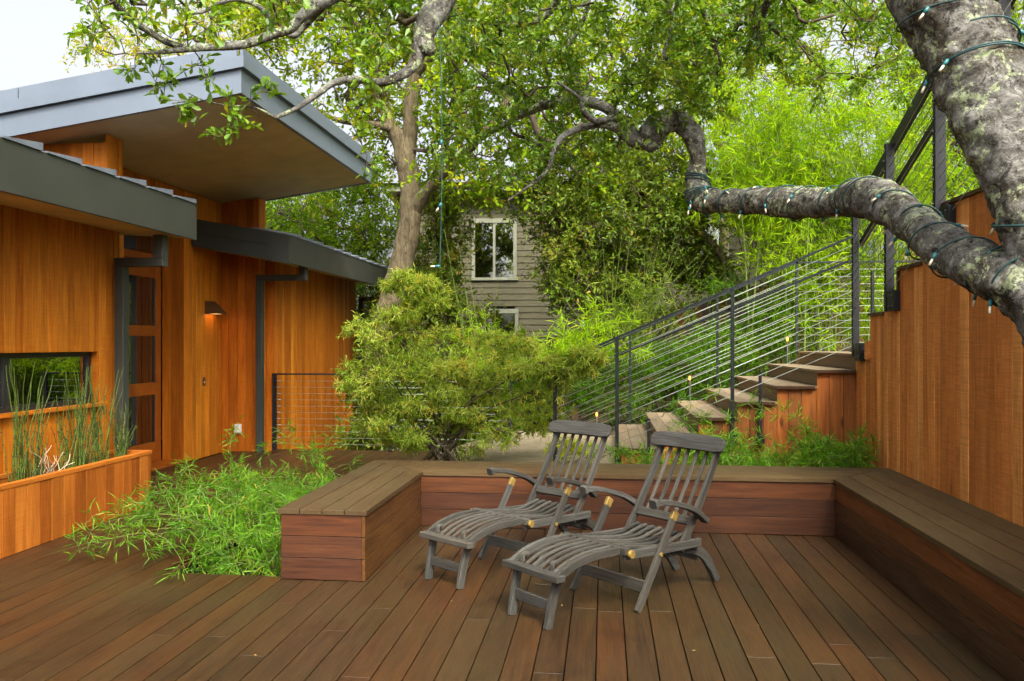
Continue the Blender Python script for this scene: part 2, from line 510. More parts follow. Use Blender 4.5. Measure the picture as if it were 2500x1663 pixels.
def tube_arrays(pts, rad, seg=8, rough=0.0, cap=True):
    pts = np.asarray(pts, float)
    rad = np.broadcast_to(np.asarray(rad, float), (len(pts),))
    T = np.gradient(pts, axis=0)
    T /= np.linalg.norm(T, axis=1)[:, None] + 1e-9
    ref = np.array([0.31, 0.17, 0.93])
    if abs(T[0] @ ref) > 0.9:
        ref = np.array([1.0, 0, 0])
    n0 = np.cross(T[0], ref)
    n0 /= np.linalg.norm(n0)
    N = [n0]
    for i in range(1, len(pts)):
        v = N[-1] - T[i] * (N[-1] @ T[i])
        N.append(v / (np.linalg.norm(v) + 1e-9))
    N = np.array(N)
    B = np.cross(T, N)
    a = np.linspace(0, 2 * np.pi, seg, endpoint=False)
    rr = rad[:, None] * np.ones(seg)[None]
    if rough:
        ph = rng.uniform(0, 6.28, 6)
        s = np.cumsum(np.r_[0, np.linalg.norm(np.diff(pts, axis=0), axis=1)])
        k = (np.sin(3 * a[None] + 7 * s[:, None] + ph[0]) * 0.5 + np.sin(2 * a[None] - 13 * s[:, None] + ph[1]) * 0.5
             + np.sin(5 * a[None] + 23 * s[:, None] + ph[2]) * 0.35 + np.sin(31 * s[:, None] + a[None] + ph[3]) * 0.3)
        rr = rr * (1 + rough * k)
    V = pts[:, None] + (N[:, None] * np.cos(a)[None, :, None] + B[:, None] * np.sin(a)[None, :, None]) * rr[..., None]
    V = V.reshape(-1, 3)
    i = np.arange(len(pts) - 1)[:, None] * seg
    j = np.arange(seg)[None]
    jn = (j + 1) % seg
    Fq = np.stack([i + j, i + jn, i + seg + jn, i + seg + j], -1).reshape(-1, 4)
    return V, Fq
def quads_mesh(name, V, Fq, mat, parent=None, world=None, smooth=True, tint=None):
    V = np.asarray(V, np.float32)
    Fq = np.asarray(Fq, np.int32)
    k = Fq.shape[1]
    me = bpy.data.meshes.new(name)
    me.vertices.add(len(V))
    me.vertices.foreach_set('co', V.ravel())
    me.loops.add(Fq.size)
    me.loops.foreach_set('vertex_index', Fq.ravel())
    me.polygons.add(len(Fq))
    me.polygons.foreach_set('loop_start', np.arange(0, Fq.size, k, dtype=np.int32))
    me.polygons.foreach_set('loop_total', np.full(len(Fq), k, np.int32))
    if smooth:
        me.polygons.foreach_set('use_smooth', np.ones(len(Fq), bool))
    if tint is not None:
        at = me.attributes.new('tint', 'FLOAT', 'POINT')
        at.data.foreach_set('value', np.asarray(tint, np.float32))
    me.materials.append(M[mat])
    me.update(calc_edges=True)
    o = bpy.data.objects.new(name, me)
    return link(o, parent, world)
def tubes(name, lst, mat, parent=None, seg=6, rough=0.0, origin=None):
    """several tubes of one part as one mesh; lst of (points, radii)"""
    Vs, Fs, n = [], [], 0
    for it in lst:
        p, r = it[0], it[1]
        V, Fq = tube_arrays(p, r, it[2] if len(it) > 2 else seg, rough)
        Vs.append(V)
        Fs.append(Fq + n)
        n += len(V)
    V = np.concatenate(Vs)
    w = Matrix.Identity(4)
    if origin is not None:
        w = Matrix.Translation(origin)
        V = V - np.array(origin)[None]
    return quads_mesh(name, V, np.concatenate(Fs), mat, parent, w)
def rod(name, p, q, r, mat, parent=None, seg=6):
    """a closed round bar"""
    p, q = Vector(p), Vector(q)
    L = (q - p).length
    key = ('rod', round(L, 3), round(r, 4), seg, mat)
    if key not in BOX:
        vs, fs = [], []
        for x in (-L / 2, L / 2):
            for i in range(seg):
                a = 2 * math.pi * i / seg
                vs.append((x, r * math.cos(a), r * math.sin(a)))
        for i in range(seg):
            j = (i + 1) % seg
            fs.append([i, j, seg + j, seg + i])
        fs.append(list(range(seg))[::-1])
        fs.append(list(range(seg, 2 * seg)))
        me = bpy.data.meshes.new(name)
        me.from_pydata(vs, [], fs)
        me.materials.append(M[mat])
        for pl in me.polygons:
            pl.use_smooth = len(pl.vertices) == 4
        BOX[key] = me
    x = (q - p).normalized()
    m = x.to_track_quat('X', 'Z').to_matrix().to_4x4()
    m.translation = (p + q) / 2
    return link(bpy.data.objects.new(name, BOX[key]), parent, m)
def ribbon(name, pts, w, t, side, mat, parent=None, closed_round=False):
    """a bent strip of wood of rectangular section along pts; w along side, t across"""
    P = np.array(pts, float)
    S = np.array(side, float)
    S /= np.linalg.norm(S)
    T = np.gradient(P, axis=0)
    T /= np.linalg.norm(T, axis=1)[:, None]
    N = np.cross(T, S)
    N /= np.linalg.norm(N, axis=1)[:, None]
    w = np.broadcast_to(np.asarray(w, float), (len(P),))[:, None]
    t = np.broadcast_to(np.asarray(t, float), (len(P),))[:, None]
    b = np.minimum(w, t) * 0.14
    ring = []
    for sw, st in ((1, 1), (-1, 1), (-1, -1), (1, -1)):
        a = P + S * sw * (w / 2 - b) + N * st * t / 2
        c = P + S * sw * w / 2 + N * st * (t / 2 - b)
        ring += [c, a] if sw * st > 0 else [a, c]
    R = np.stack(ring, 1)
    n, k = R.shape[:2]
    vs = R.reshape(-1, 3)
    org = vs.mean(0)
    fs = []
    for i in range(n - 1):
        for j in range(k):
            jn = (j + 1) % k
            fs.append([i * k + j, i * k + jn, (i + 1) * k + jn, (i + 1) * k + j])
    fs.append(list(range(k))[::-1])
    fs.append([(n - 1) * k + j for j in range(k)])
    # local X along the strip so the grain follows it
    x = Vector(P[-1] - P[0]).normalized()
    y = Vector(S)
    z = x.cross(y).normalized()
    y = z.cross(x)
    m = Matrix((x, y, z)).transposed().to_4x4()
    m.translation = Vector(org)
    mi = np.array(m.inverted())
    vl = vs @ mi[:3, :3].T + mi[:3, 3]
    wm = (MATW[parent.name] if parent is not None else Matrix.Identity(4)) @ m
    return mesh(name, vl, fs, mat, parent, wm)
def tint(lo=0.8, hi=1.15, warm=0.06):
    k = rnd.uniform(lo, hi)
    w = rnd.uniform(-warm, warm)
    return (k * (1 + w), k, k * (1 - w))

# ================================================================== GROUND
def sstep(a, b, x):
    t = np.clip((x - a) / (b - a), 0, 1)
    return t * t * (3 - 2 * t)
def gz(x, y):
    x = np.asarray(x, float); y = np.asarray(y, float)
    slope = np.clip(-0.1 + 0.256 * (x + 1.58), -1.2, 3.2)
    t = sstep(8.8, 13.5, y)
    garden = -0.35 + 0.55 * sstep(7.0, 7.8, y) * sstep(-2.2, -0.8, x)
    z = garden * (1 - t) + slope * t
    z = z - 1.5 * sstep(-1.8, -4.0, x) * sstep(10.5, 12.5, y)
    return z
def ground_sheet():
    xs = np.unique(np.r_[np.linspace(-400, -14, 14), np.linspace(-14, 14, 85), np.linspace(14, 400, 14)])
    ys = np.unique(np.r_[np.linspace(-300, -3, 10), np.linspace(-3, 28, 94), np.linspace(28, 600, 16)])
    X, Y = np.meshgrid(xs, ys)
    Z = gz(X, Y) + 0.025 * np.sin(X * 3.1 + Y * 1.7) + 0.02 * np.sin(Y * 4.3 - X * 2.2)
    # keep well under the timber deck and the stair
    deckzone = ((X > -7) & (X < 2.6) & (Y < 7.42)) | ((X > -7) & (X < -1.6) & (Y < 11.6))
    Z = np.where(deckzone, np.minimum(Z, -0.36), Z)
    stair = (X > 0.0) & (X < 4.2) & (Y > 8.2) & (Y < 10.9)
    Z = np.where(stair, np.minimum(Z, 0.20 + 0.43 * np.clip(X - 0.6, 0, 2.2) - 0.15), Z)
    nx, ny = len(xs), len(ys)
    i = np.arange(ny - 1)[:, None] * nx + np.arange(nx - 1)[None]
    Fq = np.stack([i, i + 1, i + nx + 1, i + nx], -1).reshape(-1, 4)
    o = quads_mesh('ground', np.stack([X, Y, Z], -1).reshape(-1, 3), Fq, 'ground')
    tag(o, 'brown sloping garden ground under the plants', None, None, 'structure')
ground_sheet()
pth = mesh('path', [(-1.7, 8.0, 0.26), (0.14, 8.28, 0.33), (0.14, 10.72, 0.33), (-1.3, 11.2, 0.33), (-2.0, 9.6, 0.22),
                    (-1.7, 8.0, 0.0), (0.14, 8.28, 0.0), (0.14, 10.72, 0.0), (-1.3, 11.2, 0.0), (-2.0, 9.6, 0.0)],
           [[0, 1, 2, 3, 4], [5, 6, 1, 0], [6, 7, 2, 1], [7, 8, 3, 2], [8, 9, 4, 3], [9, 5, 0, 4]], 'path')
tag(pth, 'pale gravel path at the foot of the garden stair', None, None, 'structure')

# ================================================================== DECK
BX1, BX0 = -1.522, -2.085        # left bench, inner and outer side
BY, BYB = 6.725, 7.36            # back bench, front and rear
BRX, WALLX = 1.815, 2.44         # right bench front, cedar fence face
HOLE = (-2.93, 5.17, 7.45)       # planting hole: left side, front, rear (right side is the bench)
deck = thing('deck', (0, 5, 0), None, None, None, 'structure')
deck['label'] = 'brown hardwood deck of long straight boards'
PITCH, BW = 0.1457, 0.1397
def deck_rows():
    out = []
    i = 0
    x = -0.039 + PITCH / 2
    xs = []
    k = -41
    while x + k * PITCH < 2.5:
        xs.append(x + k * PITCH)
        k += 1
    for x in xs:
        spans = []
        y0 = 0.4
        if x < -4.66:
            y0 = 7.62
        if x < -5.6:
            continue
        if x > BX0 - 0.05:
            y1 = 7.30
        elif x > -4.70:
            y1 = 11.36
        elif x > -5.33:
            y1 = 11.09
        else:
            y1 = 10.04
        if HOLE[0] < x < BX0 + 0.02:
            spans = [(y0, HOLE[1]), (HOLE[2], y1)]
        else:
            spans = [(y0, y1)]
        for a, b in spans:
            if b - a < 0.1:
                continue
            L = b - a
            cuts = [a]
            c = a + rnd.uniform(2.4, 4.6)
            while c < b - 0.9:
                cuts.append(c)
                c += rnd.uniform(2.6, 4.8)
            cuts.append(b)
            for p, q in zip(cuts, cuts[1:]):
                out.append((x, p, q))
    return out
for x, p, q in deck_rows():
    r = rnd.random()
    if r < 0.08:
        col = (1.22, 1.0, 0.84)
    elif r < 0.22:
        col = (1.18, 1.02, 0.92)
    elif r < 0.40:
        col = (0.88, 0.90, 0.92)
    else:
        col = tint(0.88, 1.1, 0.04)
    dz = 0.0013 * math.sin(x * 91.7)
    w = BW if x < WALLX - 0.1 else BW
    beam('deck_board', (x, p + 0.0006, -0.0125 + dz), (x, q - 0.0006, -0.0125 + dz), w, 0.025, 'deck', deck, bev=0.0016, color=col)
box('subframe', (-5.62, 0.4, -0.09), (HOLE[0] + 0.01, 11.3, -0.045), 'under', deck)
box('subframe', (BX0, 0.4, -0.09), (2.5, 7.32, -0.045), 'under', deck)
box('subframe', (HOLE[0] + 0.011, 0.4, -0.0905), (BX0 - 0.001, HOLE[1] - 0.03, -0.0455), 'under', deck)
box('subframe', (HOLE[0] + 0.011, HOLE[2] + 0.03, -0.0905), (-2.05, 11.3, -0.0455), 'under', deck)
box('rim_board', (HOLE[0] - 0.02, HOLE[1] - 0.02, -0.33), (HOLE[0] + 0.004, HOLE[2], -0.027), 'bench_face', deck)
box('rim_board', (HOLE[0] - 0.02, HOLE[1] - 0.03, -0.33), (BX0 + 0.01, HOLE[1] - 0.004, -0.027), 'bench_face', deck)
box('rim_board', (-4.7, 11.372, -0.30), (-1.95, 11.40, 0.0), 'deck', deck)
box('rim_board', (-2.0, 7.40, -0.30), (-1.975, 11.36, -0.002), 'deck', deck)

# ================================================================== BUILT-IN BENCH
bench = thing('built_in_bench', (0.15, 7.0, 0), 'U-shaped built-in hardwood bench around three sides of the lounge deck', 'bench')
ZT0, ZT1 = 0.427, 0.457
iL, oL = BX1 + 0.016, BX0 - 0.018
iB, oB = BY - 0.016, BYB
iR, oR = BRX - 0.016, WALLX - 0.006
def lerp(a, b, t):
    return a + (b - a) * t
for k in range(4):
    g = 0.0035
    a, b = k / 4, (k + 1) / 4
    # left arm
    xa, xb = lerp(iL, oL, a) - g, lerp(iL, oL, b) + g
    ya, yb = lerp(iB, oB, a), lerp(iB, oB, b)
    prism('top_board', [(xa, 5.10), (xa, ya - g), (xb, yb - g), (xb, 5.10)], ZT0, ZT1, 'bench_top', bench, math.pi / 2, tint(0.85, 1.15, 0.04))
    # back arm
    ra, rb = lerp(iR, oR, a), lerp(iR, oR, b)
    la, lb = lerp(iL, oL, a), lerp(iL, oL, b)
    prism('top_board', [(la + g, ya + g), (ra - g, ya + g), (rb - g, yb - g), (lb + g, yb - g)], ZT0, ZT1 - 0.0004, 'bench_top', bench, 0, tint(0.9, 1.2, 0.04))
    # right arm, in two lengths
    xa, xb = lerp(iR, oR, a) + g, lerp(iR, oR, b) - g
    cut = (3.2, 4.3, 2.9, 6.6)[k]
    prism('top_board', [(xa, cut + 0.002), (xa, ya - g), (xb, yb - g), (xb, cut + 0.002)], ZT0, ZT1 - 0.0008, 'bench_top', bench, math.pi / 2, tint(0.82, 1.15, 0.04))
    prism('top_board', [(xa, 0.6), (xa, cut - 0.002), (xb, cut - 0.002), (xb, 0.6)], ZT0, ZT1 - 0.0012, 'bench_top', bench, math.pi / 2, tint(0.82, 1.15, 0.04))
RED = (1.35, 1.15, 0.95)
for k, (z0, z1) in enumerate(((0.004, 0.141), (0.145, 0.282), (0.286, 0.424))):
    zc, h = (z0 + z1) / 2, z1 - z0
    beam('face_board', (BX0 + 0.003, 5.120, zc), (BX1 - 0.0225, 5.120, zc), 0.022, h, 'bench_face', bench, color=[(0.95, 0.85, 0.95), (1.05, 0.95, 1.0), (1.25, 1.05, 0.95)][k])
    beam('face_board', (BX1 - 0.011, 5.111, zc), (BX1 - 0.011, BY - 0.001, zc), 0.022, h, 'bench_face', bench, color=(1.35, 1.45, 0.9))
    beam('face_board', (BX1, BY + 0.011, zc), (BRX, BY + 0.011, zc), 0.022, h, 'bench_face', bench, color=[(0.90, 0.80, 0.78), (0.85, 0.78, 0.85), RED][k])
    beam('face_board', (BRX + 0.011, 0.6, zc), (BRX + 0.011, BY - 0.001, zc), 0.022, h, 'bench_face', bench, color=[(0.60, 0.75, 0.85), (0.95, 1.05, 0.95), (1.75, 1.5, 1.05)][k])
    beam('face_board', (BX0 + 0.011, 5.135, zc), (BX0 + 0.011, BYB - 0.02, zc), 0.022, h, 'bench_face', bench)
    beam('face_board', (BX0 + 0.03, BYB - 0.015, zc), (WALLX - 0.05, BYB - 0.015, zc), 0.022, h, 'bench_face', bench)

# ================================================================== CEDAR FENCE (stepped, right)
fence = thing('cedar_privacy_fence', (WALLX + 0.05, 6, 0), 'tall orange cedar board fence with a stepped top behind the bench', 'fence')
STEPS = [(8.31, 7.877, 1.44), (7.877, 7.49, 1.78), (7.49, 7.119, 1.84), (7.119, 6.62, 2.135), (6.62, 6.30, 2.30), (6.30, -0.6, 2.515)]
def fence_top(y):
    for a, b, z in STEPS:
        if b <= y <= a:
            return z
    return 2.515
y = 8.31
while y > -0.5:
    w = rnd.choice((0.088, 0.11, 0.135, 0.14, 0.095))
    y2 = y - w
    for a, b, z in STEPS:
        if b + 0.03 < y and y2 < b + 0.03:
            y2 = b
    zt = fence_top((y + y2) / 2)
    px_ = rnd.uniform(0, 0.006)
    beam('fence_board', (WALLX + 0.012 - px_, (y + y2) / 2, -0.2), (WALLX + 0.012 - px_, (y + y2) / 2, zt), 0.022, abs(y - y2) - 0.003, 'fence', fence, up=(0, 1, 0), bev=0.003,
         color=rnd.choice([(1.05, 1.0, 1.0), (0.80, 0.72, 0.66), (1.2, 1.32, 1.36), (0.92, 0.82, 0.75), (1.15, 1.25, 1.35), (0.86, 0.78, 0.72), (1.0, 0.95, 0.9)]))
    y = y2
box('backing', (WALLX + 0.026, -0.6, -0.2), (WALLX + 0.10, 8.29, 1.40), 'under', fence)
box('backing', (WALLX + 0.027, -0.6, 1.38), (WALLX + 0.10, 7.12, 1.80), 'under', fence)
box('backing', (WALLX + 0.028, -0.6, 1.79), (WALLX + 0.10, 6.29, 2.49), 'under', fence)
for i, (a, b, z) in enumerate(STEPS):
    if z == 1.84 or z == 2.30:
        continue
    hi = a + (0.02 if i else 0.0)
    lo = b - 0.0 if i + 1 < len(STEPS) else b
    if z == 1.78:
        lo = 7.50
    box('cap_board', (WALLX - 0.022, lo, z), (WALLX + 0.13, hi, z + 0.028), 'bench_face', fence, color=(0.9, 0.9, 0.8))
for (yv, z0, z1) in ((7.12, 1.84, 2.135),):
    box('cap_board', (WALLX - 0.02, yv, z0 - 0.02), (WALLX + 0.128, yv + 0.026, z1 - 0.002), 'bench_face', fence, color=(0.9, 0.9, 0.8))

# ================================================================== HOUSE
house = thing('cedar_house', (-5.2, 8.5, 0), 'modern orange cedar house with flat metal-edged roof and charcoal eaves', 'house')
XL = -4.68                                   # courtyard wall of both wings
WCOL = [(1.0, 1.0, 1.0), (1.1, 1.12, 1.1), (0.85, 0.78, 0.72), (0.95, 0.92, 0.9), (1.14, 1.2, 1.2), (0.78, 0.68, 0.6), (1.03, 1.0, 0.95)]
def cladding(p0, p1, z0, z1, name='siding_board', mat='cedar', wmin=0.085, wmax=0.14, parent=None, holes=(), normal=None, cols=WCOL):
    """vertical boards along the ground line p0-p1; holes are (s0,s1,za,zb)"""
    p0, p1 = Vector(p0), Vector(p1)
    d = p1 - p0
    L = d.length
    d.normalize()
    n = Vector((d.y, -d.x)) if normal is None else Vector(normal)
    s = 0.0
    while s < L - 0.005:
        w = rnd.uniform(wmin, wmax)
        e = s + w
        for h in holes:
            for edge in (h[0], h[1]):
                if s + 0.02 < edge < e + 0.02:
                    e = edge
        if L - e < 0.05:
            e = L
        spans = [(z0, z1)]
        for h in holes:
            if h[0] - 0.001 <= s and e <= h[1] + 0.001:
                spans = [(a, b) for a, b in ((z0, h[2]), (h[3], z1)) if b - a > 0.01]
        c = p0 + d * ((s + e) / 2) - n * 0.010 + n * rnd.uniform(0, 0.006)
        col = rnd.choice(cols)
        k = rnd.uniform(0.93, 1.07)
        for a, b in spans:
            beam(name, (c.x, c.y, a), (c.x, c.y, b), 0.02, e - s - 0.0036, mat, parent or house, up=(d.x, d.y, 0), bev=0.002, color=tuple(k * v for v in col))
        s = e
# --- left wing wall with the slot window
WY0, WY1, WZ0, WZ1 = 5.2, 7.16, 0.975, 1.452
YC = 7.47
cladding((XL, 2.6), (XL, YC), -0.1, 2.70, holes=[(WY0 - 2.6, WY1 - 2.6, WZ0, WZ1)], normal=(1, 0))
def core(lo, hi, mat='under', name='wall_core', par=None):
    return box(name, lo, hi, mat, par or house, bev=0.001)
core((XL - 0.16, 2.6, -0.3), (XL - 0.022, WY0 - 0.02, 2.7))
core((XL - 0.16, WY1 + 0.02, -0.3), (XL - 0.022, YC - 0.01, 2.7))
core((XL - 0.16, WY0 - 0.02, -0.3), (XL - 0.022, WY1 + 0.02, WZ0 - 0.02))
core((XL - 0.16, WY0 - 0.02, WZ1 + 0.02), (XL - 0.022, WY1 + 0.02, 2.7))
for z, nm in ((WZ1 + 0.002, 'window_head'), (WZ0 - 0.022, 'window_stool')):
    box(nm, (XL - 0.17, WY0 - 0.005, z), (XL - 0.002, WY1 + 0.005, z + 0.018), 'cedar', house)
box('window_jamb', (XL - 0.17, WY1 - 0.016, WZ0), (XL - 0.003, WY1 + 0.002, WZ1), 'cedar', house, color=(0.8, 0.75, 0.7))
beam('window_sill', (XL + 0.022, WY0 - 0.1, WZ0 - 0.012), (XL + 0.022, WY1 + 0.06, WZ0 - 0.012), 0.045, 0.035, 'cedar', house, color=(1.1, 1.0, 0.95))
win = box('window', (XL - 0.115, WY0, WZ0 - 0.003), (XL - 0.065, WY1 - 0.018, WZ0 + 0.045), 'frame_dark', house)
box('frame_rail', (XL - 0.115, WY0, WZ1 - 0.045), (XL - 0.065, WY1 - 0.018, WZ1), 'frame_dark', win)
for ya, yb in ((WY1 - 0.075, WY1 - 0.018), (6.02, 6.10), (WY0, WY0 + 0.05)):
    box('frame_stile', (XL - 0.1145, ya, WZ0 + 0.045), (XL - 0.0655, yb, WZ1 - 0.045), 'frame_dark', win)
box('pane', (XL - 0.095, 6.10, WZ0 + 0.046), (XL - 0.089, WY1 - 0.076, WZ1 - 0.046), 'glass', win, 0.0005)
box('pane', (XL - 0.095, WY0 + 0.05, WZ0 + 0.046), (XL - 0.089, 6.02, WZ1 - 0.046), 'glass', win, 0.0005)
# room behind the slot window
box('room_wall', (XL - 1.6, 4.6, 0.0), (XL - 1.55, 7.35, 2.4), 'room', house)
box('room_wall', (XL - 1.55, 7.30, 0.0), (XL - 0.17, 7.35, 2.4), 'room', house)
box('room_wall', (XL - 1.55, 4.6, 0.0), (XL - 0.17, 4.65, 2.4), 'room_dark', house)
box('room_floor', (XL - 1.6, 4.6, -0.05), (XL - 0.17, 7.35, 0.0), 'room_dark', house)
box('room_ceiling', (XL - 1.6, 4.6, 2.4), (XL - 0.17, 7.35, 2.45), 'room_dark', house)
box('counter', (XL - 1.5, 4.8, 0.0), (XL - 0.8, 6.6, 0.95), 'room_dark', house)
# --- clerestory fins, upper entry wall and sconce wall
XF = -4.85
FIN = [(7.54, 7.81), (11.10, 11.33)]
XE, XD = -5.40, -5.70
Y1, Y2 = 10.05, 11.10
def soffit_z(x):
    return 3.52 + 0.146 * (x + 5.39)
cladding((XF, FIN[0][0]), (-8.6, FIN[0][0]), 2.6, 3.50, normal=(0, -1), cols=[(0.9, 0.85, 0.8), (1, 0.95, 0.9), (0.8, 0.72, 0.68)])
cladding((XF, FIN[0][0] + 0.004), (XF, FIN[0][1]), 2.0, 3.585, normal=(1, 0))
core((-8.6, FIN[0][0] + 0.022, -0.3), (XF - 0.022, FIN[0][1] - 0.01, 3.05))
cladding((XE, Y2), (XF, Y2), -0.1, 3.56, normal=(0, -1), wmin=0.10, wmax=0.16, cols=[(0.85, 0.72, 0.66), (0.95, 0.82, 0.75), (0.9, 0.76, 0.7)])
cladding((XF, Y2 + 0.004), (XF, FIN[1][1]), -1.2, 3.585, normal=(1, 0), wmin=0.11, wmax=0.13)
core((XE - 0.3, Y2 + 0.022, -0.3), (XF - 0.022, FIN[1][1] - 0.01, 3.52))
cladding((XE, Y1), (XE, Y2 - 0.001), -0.02, 3.508, normal=(1, 0), wmin=0.09, wmax=0.13, cols=[(1.12, 1.2, 1.2), (1.05, 1.05, 1.0), (1.15, 1.2, 1.1), (0.98, 0.95, 0.9)])
core((XE - 0.30, Y1 + 0.03, -0.3), (XE - 0.022, Y2 + 0.02, 3.50))
cladding((XE, FIN[0][1]), (XE, Y1), 3.06, 3.508, normal=(1, 0), wmin=0.09, wmax=0.13, cols=[(0.85, 0.78, 0.72)])
core((XE - 0.30, FIN[0][1], 3.04), (XE - 0.022, Y1 + 0.03, 3.50))
cladding((XD, Y1 + 0.005), (XE, Y1 + 0.005), -0.02, 3.06, normal=(0, -1), cols=[(0.72, 0.62, 0.58), (0.95, 0.88, 0.8)])
# --- entry door, transom and left jamb in the recess
door = thing('door', (XD, 9.7, 0.02))
door.parent = house
door.matrix_basis = MATW[house.name].inverted() @ MATW[door.name]
DY0, DY1 = 9.16, 10.03
def dbox(name, y0, y1, z0, z1, mat='door', x0=XD - 0.045, x1=XD, parent=door, color=None):
    return box(name, (x0, y0, z0), (x1, y1, z1), mat, parent, color=color)
dbox('stile', DY1 - 0.13, DY1, 0.02, 2.56)
dbox('stile', DY0, DY0 + 0.12, 0.02, 2.56)
for z0, z1 in ((0.02, 0.27), (0.877, 1.03), (1.62, 1.75), (2.36, 2.56)):
    dbox('rail', DY0 + 0.1205, DY1 - 0.1305, z0, z1, color=tint(0.9, 1.15, 0.03))
for z0, z1 in ((0.27, 0.877), (1.03, 1.62), (1.75, 2.36)):
    dbox('glass_lite', DY0 + 0.12, DY1 - 0.13, z0, z1, 'glass', XD - 0.030, XD - 0.024)
    dbox('glazing_bead', DY1 - 0.152, DY1 - 0.131, z0 + 0.001, z1 - 0.001, 'frame_dark', XD - 0.040, XD - 0.008)
dbox('threshold', DY0 - 0.1, DY1 + 0.02, -0.005, 0.018, 'door', XD - 0.08, XE + 0.03, house)
dbox('door_jamb', DY0 - 0.10, DY0 - 0.002, 0.02, 3.04, 'cedar', XD - 0.08, XD + 0.03, house, color=(1.1, 1.15, 1.1))
dbox('transom_rail', DY0, DY1 + 0.02, 2.57, 2.66, 'door', XD - 0.05, XD + 0.01, house)
dbox('transom_rail', DY0, DY1 + 0.02, 2.98, 3.05, 'door', XD - 0.05, XD + 0.01, house)
dbox('transom_pane', DY0, DY1 + 0.02, 2.66, 2.98, 'glass', XD - 0.03, XD - 0.024, house)
cladding((XD + 0.02, FIN[0][1]), (XD + 0.02, DY0 - 0.1), -0.02, 3.05, normal=(1, 0))
core((XD - 0.2, FIN[0][1], -0.3), (XD - 0.004, DY0 - 0.11, 3.04))
box('entry_room_wall', (XD - 1.7, 8.2, 0), (XD - 1.65, 12.4, 3.0), 'room', house)
box('entry_room_wall', (XD - 1.65, 12.3, 0), (XD - 0.1, 12.4, 3.0), 'room', house)
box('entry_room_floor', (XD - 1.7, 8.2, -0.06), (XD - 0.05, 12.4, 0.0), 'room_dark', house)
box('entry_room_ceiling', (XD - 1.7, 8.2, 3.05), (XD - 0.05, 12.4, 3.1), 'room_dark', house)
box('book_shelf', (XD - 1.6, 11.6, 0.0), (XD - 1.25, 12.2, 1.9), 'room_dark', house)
for k in range(9):
    box('shelf_book', (XD - 1.3, 11.62 + k * 0.06, 1.92), (XD - 1.15, 11.67 + k * 0.06, 2.1 + rnd.uniform(-.03, .05)), ('white', 'dry', 'room')[k % 3], house)
# --- rear wing wall
YE = 15.2
cladding((XL - 0.03, FIN[1][1] + 0.02), (XL - 0.03, YE), -1.4, 2.75, normal=(1, 0), wmin=0.08, wmax=0.14, cols=[(1.0, 1.0, 1.0), (1.2, 1.3, 1.3), (0.8, 0.72, 0.65), (1.1, 1.15, 1.15), (0.95, 0.88, 0.8)])
core((XL - 0.5, FIN[1][1] + 0.02, -1.4), (XL - 0.052, YE - 0.02, 2.75))
# --- high roof slab
RX, RY0, RY1 = -3.29, 7.15, 11.40
RXL = -9.5
def slab_x(name, x0, x1, y0, y1, t0, t1, mat, par=None):
    """sheet following the high roof's pitch, t0..t1 above the soffit plane"""
    z0, z1 = soffit_z(x0), soffit_z(x1)
    vs = [(x0, y0, z0 + t0), (x1, y0, z1 + t0), (x1, y1, z1 + t0), (x0, y1, z0 + t0), (x0, y0, z0 + t1), (x1, y0, z1 + t1), (x1, y1, z1 + t1), (x0, y1, z0 + t1)]
    return mesh(name, vs, [[3, 2, 1, 0], [4, 5, 6, 7], [0, 1, 5, 4], [1, 2, 6, 5], [2, 3, 7, 6], [3, 0, 4, 7]], mat, par or house)
roof = slab_x('high_roof', RXL, RX - 0.05, RY0 + 0.05, RY1 - 0.05, 0.012, 0.30, 'under')
slab_x('soffit_panel', RXL, RX - 0.045, RY0 + 0.045, RY1 - 0.045, 0.0, 0.012, 'soffit', roof)
def ring(name, out, t0, t1, mat):
    slab_x(name, RXL, RX + out, RY0 - out, RY0 + 0.044, t0, t1, mat, roof)
    slab_x(name, RX - 0.044, RX + out, RY0 + 0.0442, RY1 - 0.0442, t0, t1, mat, roof)
    slab_x(name, RXL, RX + out, RY1 - 0.044, RY1 + out, t0, t1, mat, roof)
ring('fascia_board', 0.0, -0.012, 0.205, 'roof_metal')
ring('fascia_band', 0.040, 0.208, 0.305, 'roof_metal')
ring('roof_edge_trim', 0.012, 0.308, 0.325, 'roof_metal')
slab_x('parapet_cap', RXL, RX - 0.10, RY0 + 0.10, RY1 - 0.10, 0.30, 0.335, 'roof_metal', roof)
for xa, xb in ((-9.0, -5.5), (-5.49, -4.05), (-4.04, RX - 0.05)):
    slab_x('gravel_stop', xa, xb, RY0 + 0.012, RY0 + 0.04, 0.326, 0.440, 'roof_metal', roof)
slab_x('gravel_stop', RX - 0.04, RX - 0.012, RY0 + 0.061, 9.1, 0.326, 0.42, 'roof_metal', roof)
slab_x('gravel_stop', RX - 0.04, RX - 0.012, 9.11, RY1 - 0.05, 0.326, 0.41, 'roof_metal', roof)
for xs in (-8.2, -6.35, -4.4):
    slab_x('seam', xs, xs + 0.010, RY0 - 0.0425, RY0 - 0.0401, 0.209, 0.304, 'roof_metal', roof)
    slab_x('seam', xs + 0.4, xs + 0.41, RY0 - 0.0022, RY0 - 0.0001, -0.011, 0.204, 'roof_metal', roof)
for ys in (8.4, 10.1):
    slab_x('seam', RX + 0.0401, RX + 0.0425, ys, ys + 0.010, 0.209, 0.304, 'roof_metal', roof)
    slab_x('seam', RX + 0.0001, RX + 0.0022, ys - 0.5, ys - 0.49, -0.011, 0.204, 'roof_metal', roof)
rod('soffit_light', (-4.35, 8.9, soffit_z(-4.35) - 0.004), (-4.35, 8.9, soffit_z(-4.35) + 0.01), 0.012, 'white', roof, 10)
